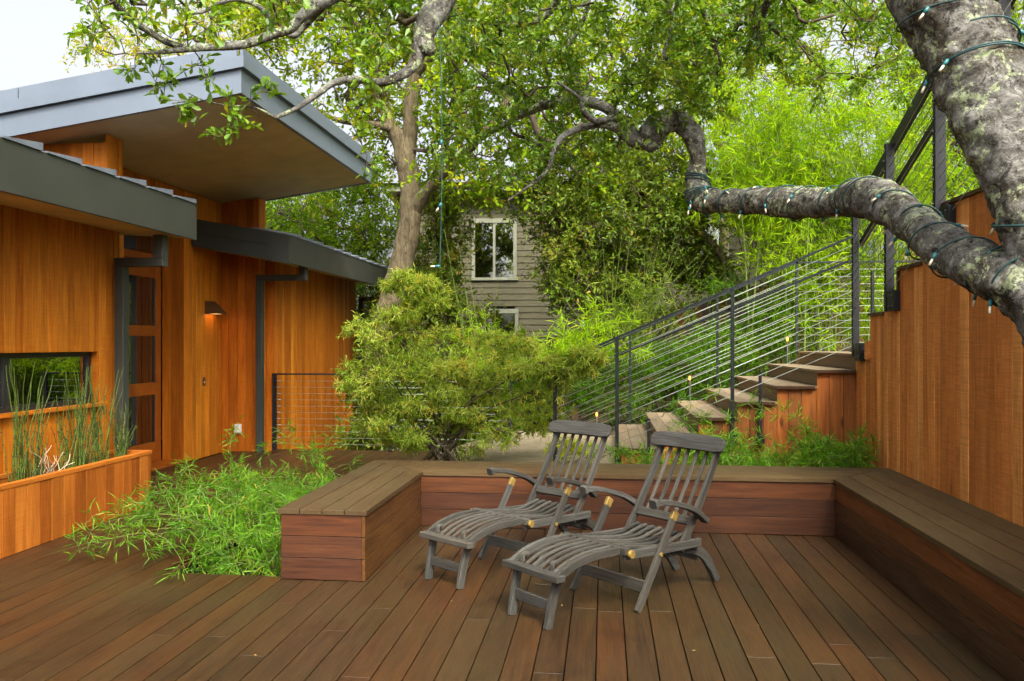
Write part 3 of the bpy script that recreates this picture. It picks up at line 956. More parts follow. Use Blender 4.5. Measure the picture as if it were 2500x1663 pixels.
# --- low roofs: charcoal eaves with tiles on top
XEV = -4.05
def low_roof(y0, y1, zb, zt, rake_end, p, rows):
    r = thing('low_roof', (XEV - 0.6, (y0 + y1) / 2, zb))
    r.parent = house
    r.matrix_basis = MATW[house.name].inverted() @ MATW[r.name]
    def sl(name, x0, x1, ya, yb, a, b, mat):
        za, zb_ = (XEV - x0) * p, (XEV - x1) * p
        vs = [(x0, ya, za + a), (x1, ya, zb_ + a), (x1, yb, zb_ + a), (x0, yb, za + a), (x0, ya, za + b), (x1, ya, zb_ + b), (x1, yb, zb_ + b), (x0, yb, za + b)]
        return mesh(name, vs, [[3, 2, 1, 0], [4, 5, 6, 7], [0, 1, 5, 4], [1, 2, 6, 5], [2, 3, 7, 6], [3, 0, 4, 7]], mat, r)
    sl('roof_deck', -6.5, XEV - 0.04, y0 + 0.05, y1 - 0.05, zb + 0.03, zt - 0.02, 'under')
    sl('soffit_panel', -6.5, XEV - 0.035, y0 + 0.046, y1 - 0.046, zb + 0.012, zb + 0.028, 'soffit')
    box('eave_fascia', (XEV - 0.03, y0 + 0.046, zb), (XEV, y1, zt), 'fascia', r)
    # two stacked boards on the end that faces the camera, the lower one set back
    if rake_end:
        sl('rake_fascia', -5.38, XEV - 0.30, y0, y0 + 0.045, zb + 0.19, zt, 'fascia')
        sl('rake_fascia', -5.38, XEV - 0.30, y0 + 0.012, y0 + 0.045, zb - 0.005, zb + 0.187, 'fascia')
        sl('rake_fascia', XEV - 0.298, XEV, y0 - 0.006, y0 + 0.045, zb - 0.01, zt, 'fascia')
    n = int((y1 - y0) / 0.43)
    for row in range(rows):
        for i in range(n):
            ya = y0 + (i + 0.05 + 0.33 * (row % 2)) * (y1 - y0) / n
            yb = min(ya + 0.4, y1 + 0.012)
            if yb - ya < 0.2:
                continue
            x0, x1 = XEV - 0.31 - row * 0.29 , XEV + 0.012 - row * 0.29
            za, zc = (XEV - x0) * p, (XEV - x1) * p
            e = rnd.uniform(0.042, 0.06)
            b0 = zt + 0.004 + row * 0.012
            b0 -= 0.002
            vs = [(x0, ya, za + b0), (x1, ya, zc + b0), (x1, yb, zc + b0 + row * e * 0.5), (x0, yb, za + b0 + row * e * 0.5),
                  (x0, ya, za + b0 + 0.012), (x1, ya, zc + b0 + 0.012), (x1, yb, zc + b0 + e), (x0, yb, za + b0 + e)]
            mesh('roof_tile', vs, [[3, 2, 1, 0], [4, 5, 6, 7], [0, 1, 5, 4], [1, 2, 6, 5], [2, 3, 7, 6], [3, 0, 4, 7]], 'tile', r)
    return r
low_roof(2.4, 7.79, 2.56, 2.92, False, 0.06, 1)
low_roof(10.2, 15.45, 2.57, 2.93, True, 0.178, 2)
# --- downspouts with their arms from the gutter
def downspout(yc, x, zb, ztop, arm_x):
    d = thing('downspout', (x, yc, zb))
    d.parent = house
    d.matrix_basis = MATW[house.name].inverted() @ MATW[d.name]
    box('pipe', (x - 0.045, yc - 0.05, zb), (x + 0.045, yc + 0.05, ztop), 'fascia', d, 0.004)
    box('arm', (x - 0.045, yc - 0.049, ztop + 0.001), (arm_x + 0.05, yc + 0.049, ztop + 0.085), 'fascia', d, 0.004)
    box('outlet', (arm_x - 0.05, yc - 0.05, ztop + 0.0855), (arm_x + 0.051, yc + 0.05, ztop + 0.30), 'fascia', d, 0.004)
downspout(7.40, XL + 0.075, -0.02, 2.26, XEV - 0.16)
downspout(11.03, -4.80, -0.02, 2.40, XEV - 0.12)
cladding((XF + 0.003, FIN[1][1] + 0.01), (XL - 0.03, FIN[1][1] + 0.01), -1.2, 2.75, normal=(0, -1), wmin=0.13, wmax=0.16)
downspout(15.3, XL + 0.05, -1.4, 2.33, XEV - 0.1)

# --- sconce, switch plate, outlet cover
sc = thing('wall_sconce', (XE, 10.75, 1.98), 'wedge-shaped bronze wall sconce glowing downward beside the door', 'wall lamp')
ya, yb = 10.60, 10.90
vs = [(XE + 0.004, ya, 2.11), (XE + 0.004, ya, 1.93), (XE + 0.17, ya, 1.93), (XE + 0.17, ya, 1.955), (XE + 0.004, yb, 2.11), (XE + 0.004, yb, 1.93), (XE + 0.17, yb, 1.93), (XE + 0.17, yb, 1.955)]
mesh('shade', vs, [[0, 1, 2, 3], [7, 6, 5, 4], [0, 3, 7, 4], [3, 2, 6, 7], [0, 4, 5, 1]], 'bronze', sc)
box('lens', (XE + 0.01, ya + 0.012, 1.934), (XE + 0.16, yb - 0.012, 1.940), 'sconce_glow', sc)
al = bpy.data.lights.new('sconce_lamp', 'AREA')
al.energy = 0.12
al.color = (1.0, 0.62, 0.28)
al.shape = 'RECTANGLE'
al.size, al.size_y = 0.14, 0.26
lo = bpy.data.objects.new('sconce_lamp', al)
link(lo, sc, Matrix.Translation((XE + 0.09, 10.75, 1.925)))
sw = thing('switch_plate', (XE, 10.57, 1.0), 'small metal switch plate on the cedar wall below the sconce', 'switch')
box('plate', (XE + 0.003, 10.535, 0.95), (XE + 0.012, 10.61, 1.07), 'bronze', sw)
box('button', (XE + 0.0121, 10.56, 0.99), (XE + 0.018, 10.585, 1.01), 'white', sw)
oc = thing('outlet_cover', (-5.15, Y2, 0.3), 'white weatherproof outlet cover low on the cedar wall', 'outlet')
box('base_plate', (-5.20, Y2 - 0.012, 0.25), (-5.10, Y2 - 0.003, 0.385), 'white', oc, 0.004)
box('hinged_cover', (-5.192, Y2 - 0.05, 0.262), (-5.108, Y2 - 0.0125, 0.38), 'white', oc, 0.008)

# ================================================================== PLANTER with horsetail reeds
PX0, PX1, PY1, PZ = -4.62, -4.25, 7.30, 0.52
pl = thing('planter_box', (-4.43, 5.5, 0), 'long low cedar planter box against the house below the window', 'planter')
cladding((PX1, 2.8), (PX1, PY1), 0.002, PZ - 0.035, 'planter_board', 'planter', 0.12, 0.15, pl, normal=(1, 0), cols=[(1, 1, 1), (0.8, 0.72, 0.65), (1.1, 1.1, 1.1), (0.7, 0.6, 0.52), (0.92, 0.88, 0.8)])
cladding((PX0 + 0.02, PY1), (PX1 - 0.022, PY1), 0.002, PZ - 0.035, 'planter_board', 'planter', 0.12, 0.15, pl, normal=(0, 1))
beam('rim_board', (PX1 - 0.018, 2.8, PZ - 0.017), (PX1 - 0.018, PY1 + 0.012, PZ - 0.017), 0.052, 0.034, 'planter', pl, color=(1.1, 1.05, 1.0))
beam('rim_board', (PX0 + 0.01, PY1 - 0.012, PZ - 0.0175), (PX1 - 0.045, PY1 - 0.012, PZ - 0.0175), 0.05, 0.034, 'planter', pl, color=(1.1, 1.05, 1.0))
beam('rim_board', (PX0 + 0.005, 2.8, PZ - 0.018), (PX0 + 0.005, PY1 - 0.04, PZ - 0.018), 0.03, 0.034, 'planter', pl)
box('liner', (PX0, 2.8, 0.003), (PX0 + 0.014, PY1 - 0.03, PZ - 0.037), 'planter', pl)
box('liner', (PX1 - 0.036, 2.8, 0.003), (PX1 - 0.0225, PY1 - 0.03, PZ - 0.036), 'planter', pl)
box('soil', (PX0 + 0.015, 2.8, 0.003), (PX1 - 0.037, PY1 - 0.03, PZ - 0.12), 'soil', pl)
def reeds(px, n, hmax, label, spread=0.09, dry=0.0, curl=0.0):
    """a clump of jointed horsetail stems standing in the planter"""
    X = -4.44
    yc = yat(px, X)
    z0 = PZ - 0.125
    t = thing('horsetail_clump', (X, yc, z0), label, 'reeds', 'horsetail reeds in the planter')
    green, joints, dryl = [], [], []
    for i in range(n):
        bx, by = X + rnd.gauss(0, spread * 0.45), yc + rnd.gauss(0, spread)
        bx = min(max(bx, PX0 + 0.05), PX1 - 0.07)
        h = hmax * rnd.uniform(0.45, 1.0)
        lx, ly = rnd.gauss(0, 0.07) * h, rnd.gauss(0, 0.16) * h
        if curl:
            lx, ly = rnd.gauss(0, curl) * h, rnd.gauss(0, curl * 1.6) * h
        pts = [(bx + lx * q * q + rnd.gauss(0, 0.004), by + ly * q ** 1.6 + rnd.gauss(0, 0.006), z0 + h * (q - 0.15 * curl * q * q)) for q in np.linspace(0, 1, 8)]
        P = catmull(pts, 2)
        r = rnd.uniform(0.0036, 0.0056)
        (dryl if rnd.random() < dry else green).append((P, np.linspace(r, r * 0.5, len(P)), 5))
        for k in range(2, len(P) - 1, 2):
            d = P[k + 1] - P[k]
            d = d / np.linalg.norm(d)
            joints.append((np.array([P[k] - d * 0.004, P[k] + d * 0.004]), [r * 1.18, r * 1.18], 5))
    if green:
        tubes('stems', green, 'reed', t)
        tubes('joint_bands', joints, 'reed_joint', t)['kind'] = 'stuff'
    if dryl:
        tubes('dry_stems', dryl, 'dry', t)
reeds(55, 26, 1.02, 'leftmost tall clump of green horsetail reeds in the planter', 0.06)
reeds(92, 12, 0.75, 'thin clump of horsetail reeds beside the leftmost tall clump', 0.035)
reeds(165, 14, 0.80, 'small horsetail clump left of the densest reed clump, under the window', 0.04)
reeds(196, 34, 0.95, 'densest clump of green horsetail reeds under the window', 0.06)
reeds(243, 24, 0.98, 'clump of yellowing horsetail reeds right of the densest clump', 0.05, 0.03)
reeds(297, 34, 0.62, 'short curled horsetail clump at the end of the planter by the downspout', 0.04, 0.06, 0.14)
reeds(118, 22, 0.36, 'low clump of pale dead reed stubble in the planter', 0.07, 0.97, 0.35)

# ================================================================== FAR DECK RAILING
rail = thing('deck_railing', (-4.6, 11.30, 0), 'black steel cable railing in front of the rear cedar wall', 'railing')
RYL, RXA, RXB = 11.30, -4.70, -1.30
for x in (RXA, -3.0, RXB):
    beam('post', (x, RYL, 0.0), (x, RYL, 1.075), 0.06, 0.035, 'steel', rail, up=(0, 1, 0))
beam('top_rail', (RXA - 0.03, RYL, 1.088), (RXB + 0.03, RYL, 1.088), 0.06, 0.022, 'steel', rail)
for k in range(11):
    z = 0.09 + k * 0.09
    rod('cable', (RXA, RYL, z), (RXB, RYL, z), 0.0028, 'cable', rail)
    rod('cable_fitting', (RXA + 0.018, RYL, z), (RXA + 0.09, RYL, z), 0.006, 'cable', rail)

# ================================================================== GARDEN STAIR
st = thing('garden_stair', (1.3, 9.5, 0), 'wooden garden stair climbing right with grey-brown treads and cedar sides', 'stair')
SY0, SY1 = 8.30, 10.70
RUN, RISE, TX0, TZ0 = 0.38, 0.158, 0.17, 0.48
for k in range(7):
    x0 = TX0 + RUN * k
    z = TZ0 + RISE * k
    x1 = x0 + RUN if k < 6 else x0 + 1.3
    tread = thing('tread', (x0, SY0, z))
    tread.parent = st
    tread.matrix_basis = MATW[st.name].inverted() @ MATW[tread.name]
    nb = 3 if k < 6 else 9
    bw = (x1 - x0 + 0.025) / nb
    for b in range(nb):
        xa = x0 - 0.025 + b * bw
        beam('tread_board', (xa + bw / 2, SY0 - 0.02, z - 0.0125), (xa + bw / 2, SY1, z - 0.0125), bw - 0.004, 0.025, 'tread', tread, color=tint(0.88, 1.12, 0.03))
    beam('riser_board', (x0 + 0.011, SY0 + 0.003, z - 0.027 - (RISE - 0.029) / 2), (x0 + 0.011, SY1 - 0.02, z - 0.027 - (RISE - 0.029) / 2), 0.02, RISE - 0.029, 'tread', tread, color=(0.78, 0.68, 0.62))
    beam('edge_board', (x0 - 0.02, SY0 - 0.031, z - 0.0165), (x1 - 0.028, SY0 - 0.031, z - 0.0165), 0.02, 0.032, 'bench_face', tread, color=(0.8, 0.95, 0.9))
    xs = x0
    while xs < min(x1, WALLX + 0.02) - 0.01:
        xe = min(xs + rnd.uniform(0.11, 0.14), x1)
        if x1 - xe < 0.05:
            xe = x1
        beam('side_board', ((xs + xe) / 2, SY0 + 0.012, -0.1), ((xs + xe) / 2, SY0 + 0.012, z - 0.028), 0.022, xe - xs - 0.003, 'rough_cedar', tread, up=(1, 0, 0),
             color=rnd.choice([(1.25, 1.15, 1.0), (0.95, 0.9, 0.9), (1.1, 1.0, 0.9), (0.6, 0.55, 0.55), (1.35, 1.15, 0.9)]))
        xs = xe
    box('carriage', (x0 + 0.03, SY0 + 0.03, -0.1), (x1 - 0.001, SY1 - 0.03, z - 0.03), 'under', tread)
box('landing_fascia', (2.47, SY0 - 0.015, 1.27), (2.52, SY0 - 0.002, 1.40), 'tread', st, color=(0.7, 0.62, 0.55))
# front guard
gf = thing('stair_railing', (1.0, SY0 - 0.05, 0.3), 'dark steel cable railing along the front of the garden stair', 'railing', 'railings of the garden stair')
GY = SY0 - 0.055
def rz(x):
    return 1.318 + 0.4325 * (x + 0.491)
def grz(x):
    return 1.641 + 0.435 * (x - 0.332)
for x, b in ((0.127, 0.30), (1.253, 0.62)):
    beam('post', (x, GY, b), (x, GY, rz(x) - 0.012), 0.035, 0.022, 'dark_green_steel', gf, up=(0, 1, 0))
    box('mounting_block', (x - 0.045, GY - 0.03, b - 0.10), (x + 0.045, GY + 0.04, b + 0.02), 'dark_green_steel', gf)
beam('newel', (-0.491, GY, 0.05), (-0.491, GY, rz(-0.491) - 0.012), 0.038, 0.034, 'steel', gf, up=(0, 1, 0))
beam('top_rail', (-0.93, GY, rz(-0.93)), (2.40, GY, rz(2.40)), 0.04, 0.024, 'dark_green_steel', gf)
beam('hand_rail', (0.10, GY + 0.06, rz(0.10) - 0.175), (2.36, GY + 0.06, rz(2.36) - 0.225), 0.026, 0.026, 'dark_green_steel', gf)
for k in range(1, 13):
    dz = 0.088 * k
    rod('cable', (-0.491, GY, rz(-0.491) - dz), (2.39, GY, rz(2.39) - dz), 0.0028, 'cable', gf)
    rod('cable_fitting', (-0.46, GY, rz(-0.46) - dz), (-0.40, GY, rz(-0.40) - dz), 0.0085, 'cable', gf)
for x, b, t_ in ((0.44, 0.33, 0.78), (1.52, 0.62, 1.25)):
    beam('lower_stanchion', (x, GY + 0.01, b), (x, GY + 0.01, t_), 0.03, 0.02, 'steel', gf, up=(0, 1, 0))
    box('mounting_block', (x - 0.04, GY - 0.01, b - 0.07), (x + 0.04, GY + 0.035, b + 0.01), 'steel', gf)
# rear guard and landing guard
gr = thing('stair_railing', (1.0, SY1, 0.3), 'thin steel cable railing behind the garden stair and round its landing', 'railing', 'railings of the garden stair')
for x, b in ((0.332, 0.45), (1.436, 0.9), (2.415, 1.40)):
    beam('post', (x, SY1 - 0.02, b), (x, SY1 - 0.02, grz(x) - 0.012), 0.03, 0.02, 'dark_green_steel', gr, up=(0, 1, 0))
for x in (3.16, 3.9):
    beam('post', (x, SY1 - 0.02, 1.40), (x, SY1 - 0.02, 2.53), 0.03, 0.02, 'dark_green_steel', gr, up=(0, 1, 0))
beam('top_rail', (-0.5, SY1 - 0.02, grz(-0.5)), (2.43, SY1 - 0.02, grz(2.43)), 0.036, 0.022, 'dark_green_steel', gr)
beam('top_rail', (2.40, SY1 - 0.02, 2.548), (4.3, SY1 - 0.02, 2.548), 0.036, 0.022, 'dark_green_steel', gr)
for k in range(1, 12):
    rod('cable', (-0.5, SY1 - 0.02, grz(-0.5) - 0.09 * k), (2.415, SY1 - 0.02, grz(2.415) - 0.09 * k), 0.003, 'cable', gr)
    rod('cable', (2.415, SY1 - 0.02, 2.548 - 0.0915 * k), (4.2, SY1 - 0.02, 2.548 - 0.0915 * k), 0.003, 'cable', gr)
# tall guard on the stepped fence
tg = thing('upper_railing', (2.42, 7.2, 1.4), 'tall black steel posts and slanted beam railing above the stepped fence', 'railing')
XP = 2.415
def post(yv, zb, zt, w=0.075, nm='post'):
    b = beam(nm, (XP, yv, zb), (XP, yv, zt), w, 0.05, 'steel', tg, up=(0, 1, 0))
    for k in range(int((zt - zb) / 0.088)):
        z = zb + 0.05 + k * 0.088
        rod('bolt', (XP - 0.052, yv - 0.003, z), (XP - 0.03, yv - 0.003, z), 0.007, 'bolt', tg)
    return b
def bz(yv):
    return 2.865 + (8.25 - yv) * 0.385
post(8.255, 1.40, bz(8.25) + 0.03, 0.055)
post(7.30, 1.80, bz(7.30) + 0.0, 0.07)
post(6.25, 2.40, bz(6.25) + 0.02, 0.075)
post(5.30, 2.46, bz(5.30) + 0.02, 0.075)
beam('slanted_beam', (XP + 0.045, 8.27, bz(8.27)), (XP + 0.045, 4.9, bz(4.9)), 0.03, 0.13, 'steel', tg)
beam('hand_rail', (XP + 0.06, 8.27, bz(8.27) - 0.36), (XP + 0.06, 4.9, bz(4.9) - 0.36), 0.03, 0.06, 'steel', tg)
for k in range(1, 15):
    y_end = 8.25 if k < 12 else 7.3
    rod('cable', (XP, y_end, bz(y_end) - 0.03 - 0.088 * k), (XP, 4.9, bz(4.9) - 0.03 - 0.088 * k), 0.0035, 'cable', tg)
def bracket(y0, z0, nm='bracket'):
    b = box(nm, (WALLX - 0.055, y0, z0), (WALLX + 0.035, y0 + 0.16, z0 + 0.17), 'steel', tg, 0.003)
    for a in (0.04, 0.12):
        for c in (0.04, 0.13):
            rod('bolt', (WALLX - 0.064, y0 + a, z0 + c), (WALLX - 0.05, y0 + a, z0 + c), 0.010, 'bolt', tg)
bracket(8.02, 1.36)
bracket(7.10, 1.80)
bracket(6.02, 2.33)
for z in (8.0,):
    box('lag_block', (WALLX - 0.03, 7.86, 1.38), (WALLX + 0.005, 7.955, 1.55), 'fence', tg)
beam('intermediate_post', (XP + 0.05, 7.90, 1.45), (XP + 0.05, 7.90, 2.2), 0.025, 0.03, 'steel', tg, up=(0, 1, 0))
# path lamps behind the stair
for i, (x, z, lab) in enumerate(((-0.095, 0.615, 'small lit path lamp nearest the foot of the stair'), (1.081, 1.088, 'small lit path lamp halfway up behind the stair'), (2.284, 1.582, 'small lit path lamp beside the stair landing'))):
    y0 = SY1 - 0.10
    t = thing('path_lamp', (x, y0, z - 0.32), lab, 'lamp', 'path lamps along the stair')
    zb = min(float(gz(x, y0)), TZ0 + RISE * math.floor((x - TX0) / RUN)) if x > TX0 else 0.3
    rod('stem', (x, y0, zb - 0.02), (x, y0, z - 0.03), 0.014, 'steel', t, 8)
    vs, fs = [], []
    for r_, zz in ((0.009, -0.026), (0.014, -0.010), (0.014, 0.008), (0.008, 0.026)):
        for a in range(8):
            vs.append((x + r_ * math.cos(a * math.pi / 4), y0 + r_ * math.sin(a * math.pi / 4), z + zz))
    for j in range(3):
        for a in range(8):
            fs.append([j * 8 + a, j * 8 + (a + 1) % 8, (j + 1) * 8 + (a + 1) % 8, (j + 1) * 8 + a])
    fs += [list(range(24, 32)), list(range(8))[::-1]]
    mesh('globe', vs, fs, 'lamp_glow', t, smooth=True)
    rod('cap', (x, y0, z + 0.026), (x, y0, z + 0.034), 0.020, 'steel', t, 10)
    pt = bpy.data.lights.new('path_lamp_light', 'POINT')
    pt.energy = 0.7
    pt.color = (1.0, 0.5, 0.18)
    pt.shadow_soft_size = 0.04
    link(bpy.data.objects.new('path_lamp_light', pt), t, Matrix.Translation((x, y0 - 0.06, z)))

# ================================================================== STEAMER CHAIRS
def make_chair(loc, rot, label):
    t = thing('steamer_chair', loc, label, 'chair', 'weathered steamer chairs on the deck', None, rot)
    m0 = MATW[t.name]
    G = 'grey_teak'
    def bm_(name, p, q, w, h, mat=G, up=(0, 0, 1), bev=0.004):
        r3 = m0.to_3x3()
        return beam(name, m0 @ Vector(p), m0 @ Vector(q), w, h, mat, t, up=r3 @ Vector(up), bev=bev, color=tint(0.72, 1.22, 0.04) if mat == G else None)
    def rb(name, pts, w, th, side=(0, 1, 0), mat=G):
        o = ribbon(name, catmull(pts, 5), w, th, side, mat, t)
        o.color = (*tint(0.72, 1.25, 0.04), 1)
        return o
    def rd(name, p, q, r, mat='brass', seg=12):
        return rod(name, m0 @ Vector(p), m0 @ Vector(q), r, mat, t, seg)
    # footrest
    for s in (-1, 1):
        rb('front_leg', [(0.0, s * 0.152, 0.0), (0.025, s * 0.156, 0.13), (0.06, s * 0.168, 0.262)], 0.028, 0.052)
        rb('footrest_rail', [(0.02, s * 0.195, 0.270), (0.14, s * 0.20, 0.325), (0.30, s * 0.205, 0.353), (0.49, s * 0.21, 0.350)], 0.026, 0.048)
        rb('toe_hook', [(0.055, s * 0.125, 0.296), (0.06, s * 0.125, 0.335), (0.09, s * 0.125, 0.340)], 0.030, 0.014)
    bm_('toe_bar', (0.022, -0.235, 0.276), (0.022, 0.235, 0.276), 0.062, 0.036)
    bm_('front_stretcher', (0.022, -0.15, 0.118), (0.022, 0.15, 0.118), 0.018, 0.062)
    for k in range(6):
        y_ = -0.145 + k * 0.058
        rb('footrest_slat', [(0.05, y_, 0.291), (0.15, y_, 0.333), (0.30, y_, 0.361), (0.485, y_, 0.364)], 0.022, 0.013)
    # hinge beam with brass-capped ends
    bm_('hinge_beam', (0.505, -0.265, 0.352), (0.505, 0.265, 0.352), 0.048, 0.04)
    for s in (-1, 1):
        rd('brass_cap', (0.512, s * 0.262, 0.342), (0.512, s * 0.292, 0.342), 0.022)
    # seat
    for s in (-1, 1):
        rb('seat_rail', [(0.50, s * 0.235, 0.328), (0.8, s * 0.235, 0.312), (1.18, s * 0.235, 0.300)], 0.024, 0.052)
        rb('rear_leg', [(0.93, s * 0.19, 0.262), (1.12, s * 0.185, 0.262), (1.27, s * 0.178, 0.205), (1.37, s * 0.17, 0.105), (1.445, s * 0.165, 0.0)], 0.03, [0.05] * 5 + [0.062] * 10 + [0.05] * 6)
        bm_('long_leg', (0.575, s * 0.268, 0.0), (0.905, s * 0.268, 0.520), 0.024, 0.048)
        rd('bolt', (0.765, s * 0.276, 0.300), (0.765, s * 0.288, 0.300), 0.012)
        bm_('brass_hinge_plate', (0.880, s * 0.268, 0.482), (0.912, s * 0.268, 0.532), 0.0262, 0.0502, 'brass')
    bm_('cross_stretcher', (0.655, -0.255, 0.125), (0.655, 0.255, 0.125), 0.018, 0.072)
    bm_('rear_stretcher', (1.24, -0.165, 0.19), (1.24, 0.165, 0.19), 0.018, 0.05)
    for k in range(7):
        y_ = -0.186 + k * 0.062
        rb('seat_slat', [(0.53, y_, 0.366), (0.70, y_, 0.338), (0.88, y_, 0.322), (1.0, y_, 0.345), (1.09, y_, 0.362)], 0.026, 0.013)
    bm_('seat_back_bar', (1.10, -0.222, 0.338), (1.10, 0.222, 0.338), 0.04, 0.03)
    # reclined back
    def bk(f):
        return (1.0 + 0.385 * f + 0.02 * math.sin(f * 3.1), 0.275 + 0.60 * f)
    for s in (-1, 1):
        rb('back_stile', [(bk(f)[0], s * 0.228, bk(f)[1]) for f in (0, 0.3, 0.65, 1.0)], 0.026, 0.048)
    for k in range(5):
        y_ = -0.15 + k * 0.075
        rb('back_slat', [(bk(f)[0] + 0.004, y_, bk(f)[1]) for f in (0.26, 0.5, 0.75, 1.0)], 0.024, 0.013)
    p = bk(0.265)
    bm_('back_rail', (p[0], -0.216, p[1]), (p[0], 0.216, p[1]), 0.022, 0.055, up=(0.54, 0, 0.84))
    # rounded headrest board
    n = 40
    c = bk(0.99)
    hw, hh, th = 0.298, 0.052, 0.024
    up = Vector((0.46, 0, 0.89)).normalized()
    nr = Vector((-0.89, 0, 0.46)).normalized()
    out = []
    for i in range(n):
        a = 2 * math.pi * (i + 0.5) / n
        cx_, sz_ = math.cos(a), math.sin(a)
        rr = 0.044
        ex = math.copysign(hw - rr, cx_) + rr * cx_
        if abs(cx_) < 0.55:
            ex = cx_ / 0.55 * (hw - rr) * 0.95
            ez = math.copysign(hh, sz_)
        else:
            ez = math.copysign(hh - rr, sz_) + rr * math.copysign(abs(sz_) ** 0.9, sz_)
        out.append((ex, ez - 0.010 * (ex / hw) ** 2))
    cc = Vector((c[0] - 0.012, 0, c[1] + 0.012))
    vs = []
    for off, sc_ in ((-th / 2, 0.97), (-th / 2 + 0.005, 1.0), (th / 2 - 0.005, 1.0), (th / 2, 0.97)):
        for ex, ez in out:
            q = cc + Vector((0, ex * sc_, 0)) + up * ez * sc_ + nr * (off + 0.018 - 0.25 * ex * ex * -1 * 0.25)
            vs.append(q)
    fs = [list(range(n)), list(range(3 * n, 4 * n))[::-1]]
    for l_ in range(3):
        for i in range(n):
            j = (i + 1) % n
            fs.append([l_ * n + j, l_ * n + i, (l_ + 1) * n + i, (l_ + 1) * n + j])
    rot_l = Matrix.Rotation(math.pi / 2, 4, 'Z')
    vs = [rot_l.inverted() @ v for v in vs]
    o = mesh('headrest', vs, fs, G, t, m0 @ rot_l)
    o.color = (0.95, 0.98, 1.05, 1)
    # arms
    for s in (-1, 1):
        rb('armrest', [(0.685, s * 0.288, 0.600), (0.72, s * 0.288, 0.606), (0.84, s * 0.288, 0.592), (1.0, s * 0.285, 0.545), (1.10, s * 0.278, 0.500), (1.195, s * 0.268, 0.435)], 0.055, [0.052] * 5 + [0.032] * 21)
    return t
make_chair((-0.408, 4.483, 0.001), math.radians(39.1 + 6.42), 'nearer of two weathered grey wooden steamer chairs, on the right')
make_chair((-1.014, 5.129, 0.001), math.radians(45.7 + 6.42), 'farther weathered grey wooden steamer chair, left, in front of the back bench')

# ================================================================== NEIGHBOUR'S HOUSE AND FENCE
nb = thing('neighbour_house', (-0.5, 20, 0), 'taupe lap-sided neighbouring house with white-trimmed windows behind the trees', 'house')
ang = math.radians(3.5)
def NW(s, off, z):
    """point on the neighbour's facade: s along it, off toward the camera"""
    o = Vector((-0.5, 20.1, 0))
    return o + Vector((math.cos(ang), math.sin(ang), 0)) * s + Vector((math.sin(ang), -math.cos(ang), 0)) * off + Vector((0, 0, z))
WINS = [(-2.66, -1.72, 3.14, 4.48), (-2.25, -1.68, 1.2, 2.26), (2.9, 3.42, 3.15, 4.55), (0.02, 0.32, 2.0, 2.22), (1.3, 1.8, 3.0, 4.5)]
z = -0.6
while z < 5.2:
    h = 0.152
    segs = [(-4.6, 6.5)]
    for a, b, z0, z1 in WINS:
        if z + h > z0 - 0.05 and z < z1 + 0.05:
            ns = []
            for p, q in segs:
                if a > p and b < q:
                    ns += [(p, a), (b, q)]
                else:
                    ns.append((p, q))
            segs = ns
    for p, q in segs:
        a_, b_ = NW(p, 0.012, z), NW(q, 0.012, z)
        n_ = Vector((math.sin(ang), -math.cos(ang), 0))
        vs = [a_ + n_ * 0.016, b_ + n_ * 0.016, b_ + Vector((0, 0, h)), a_ + Vector((0, 0, h)), a_ - n_ * 0.02, b_ - n_ * 0.02, b_ - n_ * 0.02 + Vector((0, 0, h)), a_ - n_ * 0.02 + Vector((0, 0, h))]
        mesh('siding_plank', vs, [[0, 1, 2, 3], [5, 4, 7, 6], [1, 0, 4, 5], [0, 3, 7, 4], [2, 1, 5, 6], [3, 2, 6, 7]], 'siding', nb)
    z += h
def nbox(name, s0, s1, o0, o1, z0, z1, mat, parent=nb):
    c = NW((s0 + s1) / 2, (o0 + o1) / 2, (z0 + z1) / 2)
    o = bpy.data.objects.new(name, box_mesh(s1 - s0, o1 - o0, z1 - z0, 0.004, mat))
    return link(o, parent, Matrix.Translation(c) @ Matrix.Rotation(ang, 4, 'Z'))
nbox('house_core', -4.6, 6.5, -4.0, -0.6, -1.0, 5.2, 'room_dark')
for a, b, z0, z1 in WINS:
    w = nbox('window', a - 0.09, b + 0.09, 0.0, 0.05, z1, z1 + 0.11, 'white_trim')
    nbox('sill', a - 0.11, b + 0.11, 0.0, 0.07, z0 - 0.07, z0, 'white_trim', w)
    nbox('casing', a - 0.085, a, 0.0, 0.045, z0, z1, 'white_trim', w)
    nbox('casing', b, b + 0.085, 0.0, 0.045, z0, z1, 'white_trim', w)
    if b - a > 0.8:
        nbox('mullion', (a + b) / 2 - 0.03, (a + b) / 2 + 0.03, 0.0, 0.035, z0, z1, 'white_trim', w)
    nbox('pane', a, b, -0.02, -0.005, z0, z1, 'glass', w)
nbox('eave', -4.9, 6.8, -4.3, 0.45, 5.2, 5.38, 'white_trim')
vs = [NW(-5.0, 0.55, 5.385), NW(6.9, 0.55, 5.385), NW(6.9, -2.2, 5.9), NW(-5.0, -2.2, 5.9), NW(-5.0, -4.6, 5.385), NW(6.9, -4.6, 5.385)]
mesh('roof', vs, [[0, 1, 2, 3], [3, 2, 5, 4], [0, 3, 4], [1, 5, 2], [0, 4, 5, 1]], 'shingle', nb)

